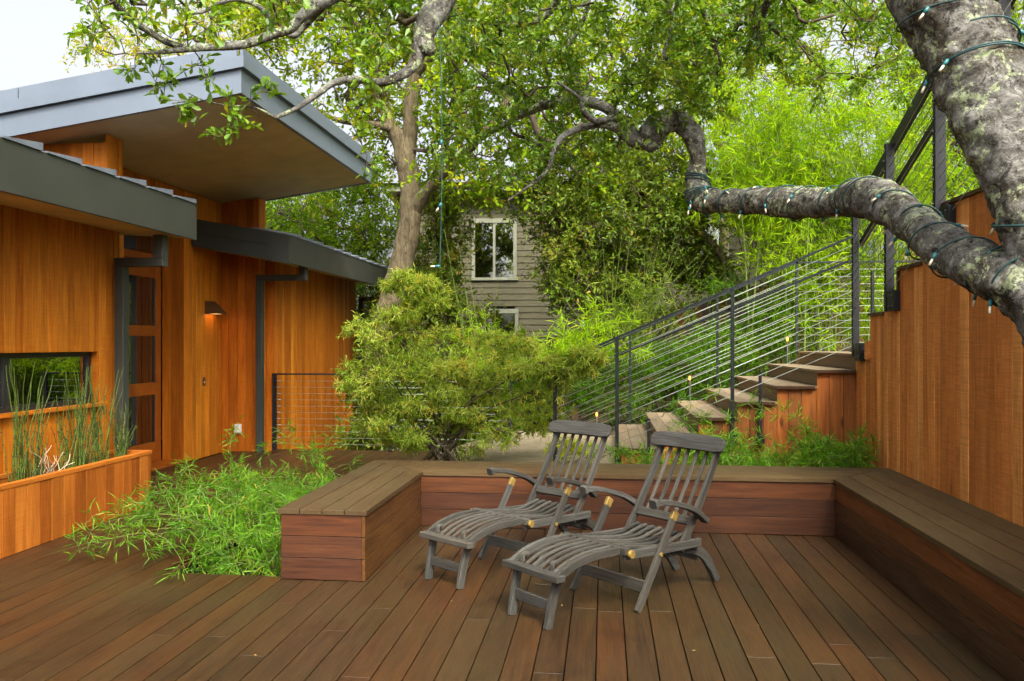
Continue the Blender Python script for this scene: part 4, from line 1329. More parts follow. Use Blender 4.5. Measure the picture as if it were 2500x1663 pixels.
pf = thing('plank_fence', (1.0, 15, 0), 'old weathered plank fence climbing the slope behind the stair', 'fence')
s = 0.0
p0, p1 = Vector((-1.9, 14.6)), Vector((6.6, 15.4))
dv = (p1 - p0)
Lf = dv.length
dv.normalize()
while s < Lf:
    c = p0 + dv * (s + 0.07)
    zt = 1.42 + 0.256 * (c.x + 1.58) + rnd.uniform(-0.012, 0.012)
    beam('fence_plank', (c.x, c.y, zt - 1.9), (c.x, c.y, zt), 0.02, 0.136, 'plank', pf, up=(dv.x, dv.y, 0), bev=0.003,
         color=rnd.choice([(1, 1, 1), (0.8, 0.82, 0.85), (1.25, 0.95, 0.75), (1.5, 0.85, 0.6), (0.65, 0.62, 0.6), (1.1, 1.12, 1.15)]))
    s += 0.146
beam('cap_rail', (p0.x, p0.y - 0.005, 1.455 + 0.256 * (p0.x + 1.58)), (p1.x, p1.y - 0.005, 1.455 + 0.256 * (p1.x + 1.58)), 0.07, 0.03, 'plank', pf, color=(0.75, 0.7, 0.65))

# ================================================================== VEGETATION HELPERS
def unit(v):
    return v / (np.linalg.norm(v, axis=-1, keepdims=True) + 1e-9)
def Wn(px, py, d):
    px, py, d = np.asarray(px, float), np.asarray(py, float), np.asarray(d, float)
    xc = (px - CX) / F_PX * d
    return np.stack([xc * CY - d * SY, d * CY + xc * SY, CAM_H + (HY - py) / F_PX * d], -1)
def limb(spec, n=6):
    """spec rows: px, py, distance, half-width in pixels -> smooth 3-D path and radii"""
    S = catmull(spec, n)
    return Wn(S[:, 0], S[:, 1], S[:, 2]), np.maximum(S[:, 3] / F_PX * S[:, 2], 0.002)
LEAF = {'oak': ((0.62, 1.0), 0.12, 0.12), 'broad': ((0.5, 0.72), 0.12, 0.1), 'lance': ((0.62, 0.42), 0.10, 0.22), 'fine': ((0.6, 0.45), 0.05, 0.15)}
def leaves(name, pos, dirn, nrm, length, width, shape, mat, parent, tints, stuff=True):
    (w1, w2), fold, droop = LEAF[shape]
    d = unit(dirn)
    s = unit(np.cross(d, nrm))
    u = np.cross(s, d)
    L = np.broadcast_to(np.asarray(length, float), (len(pos),))[:, None]
    Wd = np.broadcast_to(np.asarray(width, float), (len(pos),))[:, None]
    def at(a, b, c):
        return pos + d * L * a + s * Wd * b + u * (Wd * c - L * droop * a * a)
    V = np.stack([at(0, 0, 0), at(0.33, -w1 / 2, fold), at(0.70, -w2 / 2, fold), at(1, 0, 0), at(0.70, w2 / 2, fold), at(0.33, w1 / 2, fold)], 1)
    n = len(pos)
    base = np.arange(n)[:, None] * 6
    Fq = np.concatenate([base + np.array([[0, 1, 2, 3]]), base + np.array([[0, 3, 4, 5]])])
    o = quads_mesh(name, V.reshape(-1, 3), Fq, mat, parent, None, False, np.repeat(np.clip(tints, 0, 1), 6))
    if stuff:
        o['kind'] = 'stuff'
    return o
def grow(mains, A, base_r, step=0.3, wob=0.12, sag=0.0, maxr=None, order_bias=None):
    """join every point of A to the nearest branch so far; returns tubes and end directions"""
    P = np.concatenate([m[0] for m in mains])
    NR = np.concatenate([np.broadcast_to(m[1], (len(m[0]),)) for m in mains])
    n_main = len(P)
    par = list(range(n_main))
    par = [-1] * n_main
    A = np.asarray(A, float)
    N = len(A)
    D = np.full(N, 1e9)
    I = np.zeros(N, int)
    for k in range(N):
        dd = ((P - A[k]) ** 2).sum(1)
        I[k] = dd.argmin()
        D[k] = dd[I[k]]
    nodes = [p for p in P]
    left = np.ones(N, bool)
    paths = []
    cnt = [0] * n_main
    ends = np.zeros((N, 3))
    for _ in range(N):
        k = int(np.where(left, D, 1e18).argmin())
        left[k] = False
        a = np.array(nodes[I[k]])
        b = A[k]
        dist = math.sqrt(D[k])
        m = max(2, int(math.ceil(dist / step)))
        perp = rng.normal(size=3)
        idxs = [I[k]]
        new = []
        for q in range(1, m + 1):
            t = q / m
            p = a + (b - a) * t + perp * wob * dist * math.sin(t * math.pi) * 0.6 - np.array([0, 0, 1.0]) * sag * dist * math.sin(t * math.pi)
            if q < m:
                p = p + rng.normal(size=3) * wob * step * 0.5
            par.append(idxs[-1])
            cnt.append(0)
            nodes.append(p)
            idxs.append(len(nodes) - 1)
            new.append(p)
        ends[k] = b - np.array(nodes[idxs[-2]])
        paths.append(idxs)
        new = np.array(new)
        first = len(nodes) - len(new)
        dd = ((A[:, None] - new[None]) ** 2).sum(-1)
        j = dd.argmin(1)
        v = dd[np.arange(N), j]
        upd = v < D
        D = np.where(upd, v, D)
        I = np.where(upd, first + j, I)
    for idxs in paths:
        i = idxs[-1]
        while i >= n_main:
            cnt[i] += 1
            i = par[i]
    cnt = np.array(cnt)
    nodes = np.array(nodes)
    out = []
    for idxs in paths:
        r = base_r * np.maximum(cnt[idxs], 1) ** 0.5
        r[0] = r[1]
        if maxr is not None:
            r = np.minimum(r, maxr)
        out.append((nodes[idxs], r))
    return out, unit(ends)
def foliage(A, D, m, tl, k, length, asp, shape, spread=0.7, leafspread=0.75, upbias=0.3, dirbias=0.6, normal_up=1.0):
    """m twiglets on each end point, k leaves on each twiglet"""
    N = len(A)
    td = unit(D[:, None] * dirbias + rng.normal(size=(N, m, 3)) * spread + np.array([0, 0, upbias]))
    tlen = tl * rng.uniform(0.5, 1.2, (N, m, 1))
    tw0 = np.repeat(A[:, None], m, 1)
    tw1 = tw0 + td * tlen
    u = (np.arange(k) + rng.uniform(0.2, 0.9, (N, m, k))) / k
    u = 0.15 + 0.85 * u
    pos = tw0[:, :, None] + td[:, :, None] * (tlen[:, :, None] * u[..., None])
    dr = unit(td[:, :, None] * 0.75 + rng.normal(size=(N, m, k, 3)) * leafspread)
    nr = unit(rng.normal(size=(N, m, k, 3)) * 0.7 + np.array([0, 0, normal_up]))
    L = length * rng.uniform(0.6, 1.2, (N, m, k))
    Wd = L * asp * rng.uniform(0.8, 1.2, (N, m, k))
    cl = rng.normal(0.42, 0.13, (N, 1, 1)) + rng.normal(0, 0.12, (N, m, k))
    yel = rng.random((N, m, k)) < 0.03
    cl = np.where(yel, rng.uniform(0.85, 1.0, (N, m, k)), np.clip(cl, 0, 0.8))
    return pos.reshape(-1, 3), dr.reshape(-1, 3), nr.reshape(-1, 3), L.ravel(), Wd.ravel(), cl.ravel(), tw0.reshape(-1, 3), tw1.reshape(-1, 3)
def sticks(a, b, r):
    """many straight three-sided twigs at once"""
    d = unit(b - a)
    ref = np.where(np.abs(d[:, 2:3]) > 0.9, np.array([[1.0, 0, 0]]), np.array([[0, 0, 1.0]]))
    s = unit(np.cross(d, ref))
    t = np.cross(d, s)
    V = []
    for e, k in ((a, 1.0), (b, 0.5)):
        for q in range(3):
            an = 2.094 * q
            V.append(e + (s * math.cos(an) + t * math.sin(an)) * r * k)
    V = np.stack(V, 1)
    n = len(a)
    base = np.arange(n)[:, None] * 6
    Fq = np.concatenate([base + np.array([[q, (q + 1) % 3, 3 + (q + 1) % 3, 3 + q]]) for q in range(3)])
    return V.reshape(-1, 3), Fq
def zone(px0, px1, py0, py1, d0, d1, n):
    return Wn(rng.uniform(px0, px1, n), rng.uniform(py0, py1, n), rng.uniform(d0, d1, n))
def blob(px, py, d, rx, ry, rd, n):
    v = rng.normal(size=(n, 3))
    v = unit(v) * rng.uniform(0.15, 1, (n, 1)) ** 0.45
    return Wn(px + v[:, 0] * rx, py + v[:, 1] * ry, d + v[:, 2] * rd)
from mathutils import noise as mnoise
def gnarl(V, amp, f):
    out = np.empty(len(V))
    for i, v in enumerate(V):
        q = Vector(v)
        out[i] = mnoise.fractal(q * f, 0.9, 2.1, 5) * 0.75 + mnoise.noise(q * f * 0.35) * 0.6
    return out * amp
def big_limb(name, lst, mat, parent, seg, amp, f):
    """heavy limbs with a lumpy, fissured surface"""
    Vs, Fs, n = [], [], 0
    for p, r in lst:
        t = np.linspace(0, len(p) - 1, len(p) * 5)
        P = np.stack([np.interp(t, np.arange(len(p)), p[:, k]) for k in range(3)], -1)
        R = np.interp(t, np.arange(len(p)), r)
        V, Fq = tube_arrays(P, R, seg, 0.035)
        C = np.repeat(P, seg, 0)
        RR = np.repeat(R, seg)
        V = V + unit(V - C) * (gnarl(V, amp, f) * np.minimum(RR / 0.12, 1.3))[:, None]
        Vs.append(V); Fs.append(Fq + n); n += len(V)
    return quads_mesh(name, np.concatenate(Vs), np.concatenate(Fs), mat, parent)
def wood_part(name, mains, twigs, bt, mat, parent, seg=10, rough=0.05, twig_mat=None, sub=None):
    tubes(name, [(p, r, seg) for p, r in mains], mat, parent, seg, rough)
    lst = [(p, r, 5 if r.max() > 0.006 else 4) for p, r in twigs]
    if lst:
        Vs, Fs, n = [], [], 0
        for p, r, sg in lst:
            V, Fq = tube_arrays(p, r, sg)
            Vs.append(V); Fs.append(Fq + n); n += len(V)
        if bt is not None:
            V, Fq = sticks(bt[0], bt[1], bt[2])
            Vs.append(V); Fs.append(Fq + n)
        o = quads_mesh('branches', np.concatenate(Vs), np.concatenate(Fs), twig_mat or mat, parent)
        o['kind'] = 'stuff'

# ================================================================== FOREGROUND OAK
oak = thing('oak_tree', (2.16, 3.14, 0.0), 'old oak leaning over the deck, lichen on its forked trunk and wrapped limb', 'tree')
stemA, rA = limb([(2600, 800, 3.25, 92), (2566, 680, 3.28, 80), (2528, 560, 3.32, 76), (2486, 420, 3.4, 84), (2432, 300, 3.5, 97), (2376, 150, 3.6, 99), (2306, 20, 3.72, 100),
                  (2220, -130, 3.9, 105), (2040, -330, 4.2, 100), (1800, -480, 4.5, 85), (1500, -470, 4.9, 70), (1300, -330, 5.1, 52), (1150, -160, 5.1, 40)], 8)
limbB, rB = limb([(2600, 790, 3.2, 88), (2500, 700, 3.33, 72), (2400, 658, 3.55, 58), (2300, 598, 3.85, 54), (2205, 528, 4.25, 47), (2125, 480, 4.6, 50), (2050, 492, 5.0, 35), (1950, 497, 5.4, 39),
                  (1850, 491, 5.75, 31), (1755, 493, 6.05, 28), (1712, 486, 6.15, 32), (1700, 440, 6.2, 24), (1702, 385, 6.22, 20), (1690, 330, 6.25, 24), (1662, 302, 6.3, 26), (1625, 298, 6.3, 30), (1592, 325, 6.3, 34), (1572, 362, 6.32, 26)], 8)
B1 = limb([(1600, 315, 6.3, 26), (1555, 330, 6.3, 17), (1520, 298, 6.35, 15), (1480, 264, 6.4, 14), (1430, 248, 6.5, 13), (1380, 248, 6.6, 12), (1330, 257, 6.7, 11), (1285, 276, 6.8, 9), (1235, 302, 6.9, 7), (1180, 336, 7.0, 5), (1148, 372, 7.1, 3)])
B2 = limb([(1590, 345, 6.3, 24), (1550, 348, 6.25, 16), (1510, 316, 6.2, 12), (1470, 303, 6.15, 10), (1420, 312, 6.1, 9), (1372, 336, 6.1, 8), (1350, 376, 6.1, 7), (1338, 412, 6.1, 5), (1305, 445, 6.1, 4), (1240, 490, 6.1, 2.5)])
B3 = limb([(1425, 248, 6.5, 11), (1408, 205, 6.5, 10), (1398, 168, 6.45, 9), (1385, 120, 6.4, 7), (1420, 60, 6.3, 5), (1445, -20, 6.2, 4)])
B4 = limb([(1292, 272, 6.75, 8), (1262, 236, 6.7, 8), (1222, 208, 6.7, 7), (1186, 188, 6.7, 5), (1140, 150, 6.7, 3)])
B5 = limb([(1535, 312, 6.3, 12), (1500, 290, 6.2, 9), (1455, 295, 6.05, 8), (1425, 272, 5.95, 7), (1415, 240, 5.9, 5), (1360, 200, 5.8, 3)])
C1 = limb([(1150, -160, 5.1, 40), (1082, -12, 5.0, 34), (1045, 58, 4.92, 29), (1028, 108, 4.9, 22), (1018, 150, 4.88, 14), (992, 176, 4.85, 12), (952, 196, 4.8, 11), (918, 201, 4.75, 10), (860, 193, 4.7, 9), (812, 204, 4.65, 8), (770, 234, 4.6, 7), (722, 266, 4.55, 6), (672, 288, 4.5, 4.5)])
C2 = limb([(672, 286, 4.5, 4.5), (620, 262, 4.45, 2.2), (560, 258, 4.4, 1.8), (500, 246, 4.35, 1.5), (455, 225, 4.3, 1.2)])
C3 = limb([(1035, 92, 4.9, 24), (1042, 120, 4.86, 20), (1036, 132, 4.85, 8)])
D1 = limb([(1150, -160, 5.1, 30), (1000, -130, 4.9, 26), (870, -50, 4.7, 25), (785, 2, 4.55, 21), (735, 42, 4.5, 13), (712, 68, 4.48, 12), (668, 84, 4.45, 11), (610, 106, 4.4, 11), (558, 113, 4.35, 10), (500, 117, 4.3, 8), (440, 122, 4.25, 7), (385, 128, 4.2, 5), (335, 130, 4.15, 3)])
D2 = limb([(800, -8, 4.55, 16), (775, 28, 4.6, 10), (745, 60, 4.62, 9), (720, 88, 4.6, 7), (695, 82, 4.58, 5)])
D3 = limb([(455, 118, 4.28, 8), (405, 102, 4.25, 8), (362, 76, 4.2, 8), (320, 48, 4.15, 7), (290, 20, 4.1, 7), (262, -14, 4.05, 6)])
D4 = limb([(660, 84, 4.45, 8), (654, 45, 4.42, 6), (628, 14, 4.4, 6), (585, 0, 4.4, 5), (540, 6, 4.4, 5), (500, 28, 4.4, 4), (470, 34, 4.4, 3)])
U1 = limb([(1500, -470, 4.9, 40), (1540, -250, 5.6, 24), (1620, -60, 6.1, 14), (1640, 60, 6.2, 8), (1610, 160, 6.3, 4)])
U2 = limb([(2040, -330, 4.2, 40), (1960, -200, 5.0, 26), (1900, -60, 5.6, 14), (1860, 40, 5.9, 9), (1820, 130, 6.1, 5)])
U3 = limb([(1800, -480, 4.5, 40), (1740, -260, 5.2, 22), (1700, -60, 5.8, 12), (1730, 60, 6.0, 7), (1760, 160, 6.1, 4)])
U4 = limb([(1300, -330, 5.1, 30), (1330, -160, 5.8, 18), (1370, -40, 6.4, 11), (1330, 40, 6.6, 8), (1250, 62, 6.6, 6), (1180, 56, 6.6, 4)])
root = catmull([(2.17, 3.12, -0.15), (2.14, 3.16, 0.25), (2.09, 3.22, 0.75), (1.99, 3.34, 1.2), tuple(stemA[0])], 6)
stemA = np.concatenate([root[:-1], stemA])                     # the butt runs on into the leaning stem
rA = np.concatenate([np.interp(np.arange(len(root) - 1), [0, 5, 12, 18, len(root) - 1], [0.30, 0.235, 0.205, 0.195, rA[0] * 1.05]), rA])
NR = len(root) - 1
B0 = np.linspace(root[-5], limbB[0], 7)[:-1]
limbB = np.concatenate([B0, limbB])
rB = np.concatenate([np.linspace(0.13, rB[0], 6), rB])
mains = [(stemA, rA), (limbB, rB)] + [B1, B2, B3, B4, B5, C1, C2, C3, D1, D2, D3, D4, U1, U2, U3, U4]
A = np.concatenate([
    zone(200, 420, -80, 110, 4.0, 4.6, 24), zone(400, 760, -110, 70, 4.1, 4.9, 34), zone(760, 1050, -80, 110, 4.6, 5.6, 30),
    zone(1080, 1500, -100, 120, 5.4, 7.4, 80), zone(1080, 1420, 120, 300, 6.0, 7.6, 66), zone(1040, 1560, 300, 440, 6.0, 7.6, 50),
    zone(1500, 1960, -110, 140, 5.4, 7.2, 110), zone(1500, 1780, 130, 290, 5.8, 7.2, 42), zone(1950, 2200, -110, 60, 4.9, 6.2, 22),
    zone(850, 1040, 150, 250, 4.6, 5.2, 4),
    zone(300, 2300, -620, -110, 4.2, 7.0, 70),  # unseen crown above the frame, added to shade the deck
    zone(1600, 2200, -60, 220, 5.6, 7.0, 60),
    Wn([435, 458, 560, 590, 612, 648, 560, 535, 380, 395, 480, 505, 330, 870, 895, 905], [262, 248, 262, 285, 248, 225, 300, 335, 200, 150, 160, 190, 165, 330, 400, 370],
       [4.3, 4.32, 4.4, 4.42, 4.42, 4.45, 4.4, 4.4, 4.25, 4.25, 4.3, 4.3, 4.2, 4.7, 4.75, 4.75])])
N_SPRAY = 16
# thin end branch that carries the low sprays beside the roof corner
E1 = limb([(812, 204, 4.65, 3), (838, 262, 4.68, 2), (868, 320, 4.7, 1.6), (892, 372, 4.74, 1.2)])
mains.append(E1)
tw, en = grow(mains, A, 0.0026, 0.22, 0.22, -0.02, 0.02)
near = np.zeros(len(A), bool)
near[:58] = True
near[-N_SPRAY:] = True
fa = foliage(A[~near], en[~near], 7, 0.17, 9, 0.053, 0.46, 'oak', 0.75, 0.75, 0.15)
fb = foliage(A[near], en[near], 4, 0.10, 6, 0.058, 0.46, 'oak', 0.75, 0.75, 0.15)
pos, dr, nr, L, Wd, tn, t0, t1 = [np.concatenate(q) for q in zip(fa, fb)]
big_limb('trunk', mains[:2], 'oak_bark', oak, 56, 0.024, 11.0)
wood_part('limbs', mains[2:], tw, (t0, t1, 0.0022), 'oak_bark', oak, 12, 0.07, 'twig')
leaves('crown', pos, dr, nr, L, Wd, 'oak', 'oak_leaf', oak, tn)

# ================================================================== OAK BEHIND THE HOUSE CORNER
o2 = thing('oak_tree', tuple(W(885, 1100, 14)), 'tan-barked forked oak rising behind the far corner of the house', 'tree')
T0 = limb([(880, 1120, 14, 44), (905, 930, 14, 38), (935, 800, 14, 37), (975, 660, 14, 36), (1001, 540, 14, 34), (1000, 440, 14, 33), (988, 385, 14, 33), (978, 350, 14, 26), (945, 282, 14, 20), (932, 222, 14, 17), (916, 140, 14, 15), (905, 40, 14, 12), (890, -80, 14, 8)])
T1 = limb([(992, 400, 14, 28), (1000, 335, 14, 22), (1004, 250, 14, 22), (1012, 180, 14, 20), (1002, 85, 14, 18), (988, 20, 14, 14), (975, -100, 14, 9)])
T2 = limb([(1004, 520, 14, 20), (1040, 468, 13.8, 16), (1076, 428, 13.6, 13), (1125, 385, 13.4, 9), (1200, 300, 13.2, 8), (1255, 220, 13.2, 7)])
T3 = limb([(962, 316, 14, 12), (920, 306, 13.8, 9), (870, 300, 13.6, 8), (815, 290, 13.4, 6), (740, 250, 13.2, 4)])
T4 = limb([(1005, 190, 14, 14), (1080, 110, 13.8, 10), (1180, 40, 13.6, 7), (1290, 0, 13.4, 5)])
T5 = limb([(910, 90, 14, 12), (840, 40, 13.8, 9), (740, 10, 13.6, 7), (620, 20, 13.4, 5)])
T0, T1 = (T0[0], T0[1] * 0.78), (T1[0], T1[1] * 0.85)
mains = [T0, T1, T2, T3, T4, T5]
A = np.concatenate([zone(560, 900, -120, 130, 12.5, 15.5, 75), zone(700, 960, 130, 330, 13, 15.5, 28), zone(860, 1120, -120, 420, 14.2, 16.5, 60), zone(1040, 1120, -120, 420, 12.4, 14, 14), zone(1050, 1560, -120, 250, 12.4, 16.5, 120), zone(1050, 1560, 230, 470, 12.4, 16, 85),
                    zone(1560, 1800, -60, 330, 13, 16, 40)])
tw, en = grow(mains, A, 0.007, 0.5, 0.18, 0, 0.06)
pos, dr, nr, L, Wd, tn, t0, t1 = foliage(A, en, 8, 0.55, 9, 0.105, 0.55, 'oak', 0.8, 0.8, 0.2)
big_limb('trunk', mains[:2], 'tan_bark', o2, 24, 0.014, 5.0)
wood_part('limbs', mains[2:], tw, (t0, t1, 0.005), 'tan_bark', o2, 10, 0.05, 'twig')
leaves('crown', pos, dr, nr, L, Wd, 'oak', 'far_oak_leaf', o2, tn - 0.02)

# ================================================================== OTHER TREES
def tree(name, label, base, mains, A, leafmat, lsize, asp, m, k, tl, tr=0.007, group=None, shape='broad', dt=0.0, barkmat='tan_bark', cat='tree', spread=0.8, up=0.2):
    t = thing(name, base, label, cat, group)
    tw, en = grow(mains, A, tr, 0.5, 0.18, 0, 0.05)
    pos, dr, nr, L, Wd, tn, t0, t1 = foliage(A, en, m, tl, k, lsize, asp, shape, spread, 0.8, up)
    keep = pos[:, 2] > gz(pos[:, 0], pos[:, 1]) + 0.02
    wood_part('trunk', mains, tw, (t0, t1, 0.004), barkmat, t, 8, 0.03, 'twig')
    leaves('crown', pos[keep], dr[keep], nr[keep], L[keep], Wd[keep], shape, leafmat, t, tn[keep] + dt)
    return t
def trunk_to(px, py0, py1, d, r0, r1, lean=0):
    return limb([(px, py0, d, r0), (px + lean * 0.4, (py0 + py1) / 2, d, (r0 + r1) / 2), (px + lean, py1, d, r1)])
BG = 'trees beyond the garden fence'
tree('evergreen_tree', 'dense green tree showing between the high roof and the oak trunk', tuple(W(760, 1000, 18)), [trunk_to(760, 1000, 520, 18, 18, 8)],
     np.concatenate([blob(730, 570, 18, 110, 110, 1.5, 75), blob(860, 560, 18.5, 120, 150, 1.5, 110), blob(880, 440, 19, 70, 70, 1.5, 24), blob(680, 520, 19, 60, 60, 1, 20), blob(640, 640, 18, 60, 70, 1, 20)]), 'mid_leaf', 0.10, 0.55, 9, 9, 0.5, group=BG)
tree('evergreen_tree', 'dark leafy evergreen in front of the taupe neighbouring house', tuple(W(1490, 960, 13.6)), [trunk_to(1490, 960, 520, 13.6, 14, 6, -20), limb([(1480, 760, 13.6, 8), (1400, 640, 13.4, 6), (1350, 560, 13.2, 4)]), limb([(1485, 780, 13.6, 8), (1580, 640, 13.6, 6), (1620, 520, 13.6, 4)])],
     np.concatenate([blob(1480, 560, 13.6, 190, 150, 1.0, 170), blob(1385, 640, 13.4, 75, 140, 0.8, 42), blob(1330, 500, 13.5, 90, 60, 0.8, 34), blob(1500, 720, 13.5, 150, 90, 0.8, 60), blob(1620, 470, 13.8, 110, 90, 0.8, 50), blob(1400, 430, 13.8, 150, 70, 0.8, 50), blob(1600, 400, 14.5, 150, 60, 0.8, 50), blob(1780, 470, 14.5, 90, 80, 0.8, 36), blob(1640, 600, 14.2, 110, 110, 0.7, 60), blob(1720, 640, 14.4, 90, 70, 0.6, 36)]), 'dark_leaf', 0.082, 0.55, 9, 10, 0.38, group=BG, tr=0.005)
tree('evergreen_tree', 'small dark shrubby tree between the oak trunk and the lap-sided house', tuple(W(1040, 1000, 15.5)), [trunk_to(1040, 1000, 640, 15.5, 8, 5)],
     np.concatenate([blob(1060, 660, 15.5, 70, 100, 0.8, 50), blob(1080, 560, 16, 65, 60, 0.8, 26), blob(1010, 800, 15, 120, 110, 0.8, 60), blob(1170, 830, 15, 60, 60, 0.6, 14), blob(1090, 740, 15, 50, 90, 0.6, 24), blob(1120, 480, 16, 90, 50, 0.8, 26)]), 'dark_leaf', 0.09, 0.55, 9, 9, 0.42, group=BG, dt=0.08)
tree('broadleaf_tree', 'tall yellow-green tree filling the sky above the bamboo', tuple(W(1960, 900, 18)), [trunk_to(1960, 900, 100, 18, 18, 8, -60), limb([(1760, 760, 16, 12), (1770, 420, 16, 10), (1745, 330, 16, 8), (1770, 240, 16, 6), (1760, 120, 16, 4)])],
     np.concatenate([zone(1560, 2480, -100, 200, 15.5, 19, 190), zone(1780, 2480, 180, 480, 16, 19, 110), blob(1740, 220, 16, 60, 110, 1, 24)]), 'far_oak_leaf', 0.115, 0.5, 9, 9, 0.6, group=BG)
tree('broadleaf_tree', 'green tree standing behind the upper railing and the trunk', tuple(W(2380, 900, 15)), [trunk_to(2380, 900, 150, 15, 12, 6)],
     np.concatenate([zone(2180, 2500, 130, 560, 13, 16, 110), zone(2150, 2500, -60, 140, 13, 16, 40)]), 'mid_leaf', 0.11, 0.5, 9, 9, 0.5, group=BG)
tree('broadleaf_tree', 'sunlit yellow tree just showing over the high roof at the left', tuple(W(420, 900, 26)), [trunk_to(420, 900, 180, 26, 12, 6)],
     np.concatenate([blob(330, 110, 26, 150, 60, 2, 26), blob(560, 60, 26, 160, 70, 2, 50), blob(230, 130, 26, 60, 20, 1, 5)]), 'far_oak_leaf', 0.14, 0.5, 7, 8, 0.7, group=BG, dt=0.32)
# bare slanting trunk and twiggy saplings against the neighbour's house
sap = thing('slanting_tree', tuple(W(1790, 690, 14)), 'thin bare slanting trunk in front of the right part of the neighbouring house', 'tree', BG)
mm = [limb([(1800, 700, 14, 12), (1770, 640, 14, 10), (1735, 590, 14, 9), (1700, 560, 14, 8), (1680, 500, 14, 6), (1690, 430, 14, 4)])]
A = np.concatenate([zone(1650, 1800, 430, 560, 13.5, 14.5, 22)])
tw, en = grow(mm, A, 0.004, 0.4, 0.2)
pos, dr, nr, L, Wd, tn, t0, t1 = foliage(A, en, 5, 0.4, 7, 0.085, 0.5, 'broad')
wood_part('trunk', mm, tw, (t0, t1, 0.004), 'tan_bark', sap, 8, 0.04, 'twig')
leaves('crown', pos, dr, nr, L, Wd, 'broad', 'dark_leaf', sap, tn)

# ------------------------------------------------------------------ bamboo
def bamboo(name, label, base, culms, A, lm, lsize, asp, m, k, tl, cull=None, culm_r=0.006, droop=-0.25, dt=0.0, group=None, cat='bamboo', tr=0.0016, wob=0.12, sp=0.65):
    t = thing(name, base, label, cat, group)
    mains = [(p, np.linspace(culm_r, culm_r * 0.35, len(p))) for p in culms]
    tw, en = grow(mains, A, tr, 0.25, wob, 0, culm_r)
    pos, dr, nr, L, Wd, tn, t0, t1 = foliage(A, en, m, tl, k, lsize, asp, 'lance', sp, 0.55, droop, 0.5, 0.9)
    keep = np.ones(len(pos), bool)
    if cull is not None:
        tip = pos + dr * L[:, None]
        keep = cull(pos) & cull(tip)
        kt = cull(t0) & cull(t1)
        t0, t1 = t0[kt], t1[kt]
    tubes('culms', [(p, r, 6) for p, r in mains], 'culm', t)
    lst = [(p, r, 4) for p, r in tw]
    Vs, Fs, n = [], [], 0
    for p, r, sg in lst:
        V, Fq = tube_arrays(p, r, sg)
        Vs.append(V); Fs.append(Fq + n); n += len(V)
    V, Fq = sticks(t0, t1, tr * 0.7)
    Vs.append(V); Fs.append(Fq + n)
    quads_mesh('branchlets', np.concatenate(Vs), np.concatenate(Fs), 'culm', t)['kind'] = 'stuff'
    leaves('foliage', pos[keep], dr[keep], nr[keep], L[keep], Wd[keep], 'lance', lm, t, tn[keep] + dt)
    return t
# low bamboo growing through the deck
cul, A = [], []
for i in range(66):
    bx, by = rng.uniform(-2.82, -2.2), rng.uniform(5.35, 7.35)
    far = rng.random() < 0.30
    dx = rng.normal(-0.30, 0.26) if not far else rng.normal(-1.0, 0.32)
    dy = rng.normal(-0.02, 0.28)
    h = rng.uniform(0.16, 0.47) if not far else rng.uniform(0.18, 0.44)
    tip = np.array([max(bx + dx, -4.0), by + dy, h])
    dx = tip[0] - bx
    if tip[0] > -2.15:
        tip[2] = max(tip[2], 0.53)
        tip[0] = min(tip[0], -1.95)
    p = catmull([(bx, by, -0.3), (bx + dx * 0.25, by + dy * 0.25, 0.12 + h * 0.35), (bx + dx * 0.65, by + dy * 0.6, h * 0.95), tuple(tip - np.array([0, 0, 0.10 if far else 0.02]))], 6)
    cul.append(p)
    for q in range(4 if far else 3):
        j = int(len(p) * rng.uniform(0.45, 1.0)) - 1
        A.append(p[j] + rng.normal(size=3) * np.array([0.07, 0.07, 0.05]))
for i in range(36):
    A.append(np.array([rng.uniform(-2.9, -2.12), rng.uniform(5.25, 7.4), rng.uniform(-0.15, 0.28)]))
for i in range(50):
    A.append(np.array([rng.uniform(-2.9, -2.12), rng.uniform(5.22, 5.7), rng.uniform(-0.15, 0.25)]))
A += list(Wn(rng.uniform(560, 830, 9), rng.uniform(1030, 1110, 9), rng.uniform(7.0, 7.8, 9)))
def cull_deck(p):
    bad = (p[:, 0] > -2.115) & (p[:, 2] < 0.475)
    bad |= (p[:, 2] < 0.012) & ((p[:, 0] < -2.93) | (p[:, 1] < 5.18))
    bad |= p[:, 0] < -4.2
    return ~bad
bamboo('deck_bamboo', 'bright green low bamboo growing up through the deck beside the left bench arm', (-2.5, 6.3, -0.3), cul, np.array(A), 'bamboo_leaf', 0.092, 0.115, 5, 5, 0.13, cull_deck, 0.0028, -0.1, cat='bamboo', group=None)
box('soil_bed', (HOLE[0] + 0.01, HOLE[1] + 0.002, -0.345), (BX0 - 0.002, HOLE[2], -0.30), 'soil', deck)
# bamboo ground cover between the back bench and the stair
cul, A = [], []
for i in range(110):
    bx, by = 0.15 + 2.2 * rng.random() ** 0.7, rng.uniform(7.5, 8.15)
    h = rng.uniform(0.50, 0.80) * (0.62 if bx < 0.75 else 1.0) * (0.72 if bx > 1.4 and bx < 1.9 else 1.0)
    if bx > 1.9:
        h *= 1.05
    p = catmull([(bx, by, 0.05), (bx + rng.normal(0, 0.05), by - 0.02, h * 0.6), (bx + rng.normal(0, 0.16), by + rng.normal(-0.03, 0.08), h)], 5)
    cul.append(p)
    for q in range(3):
        A.append(p[int(len(p) * rng.uniform(0.5, 1.0)) - 1] + rng.normal(size=3) * 0.05)
A += list(Wn(rng.uniform(1560, 1960, 14), rng.uniform(960, 1040, 14), rng.uniform(7.8, 8.1, 14)))
def cull_st(p):
    return (p[:, 1] > 7.375) & (p[:, 1] < 8.25) & (p[:, 0] < 2.425)
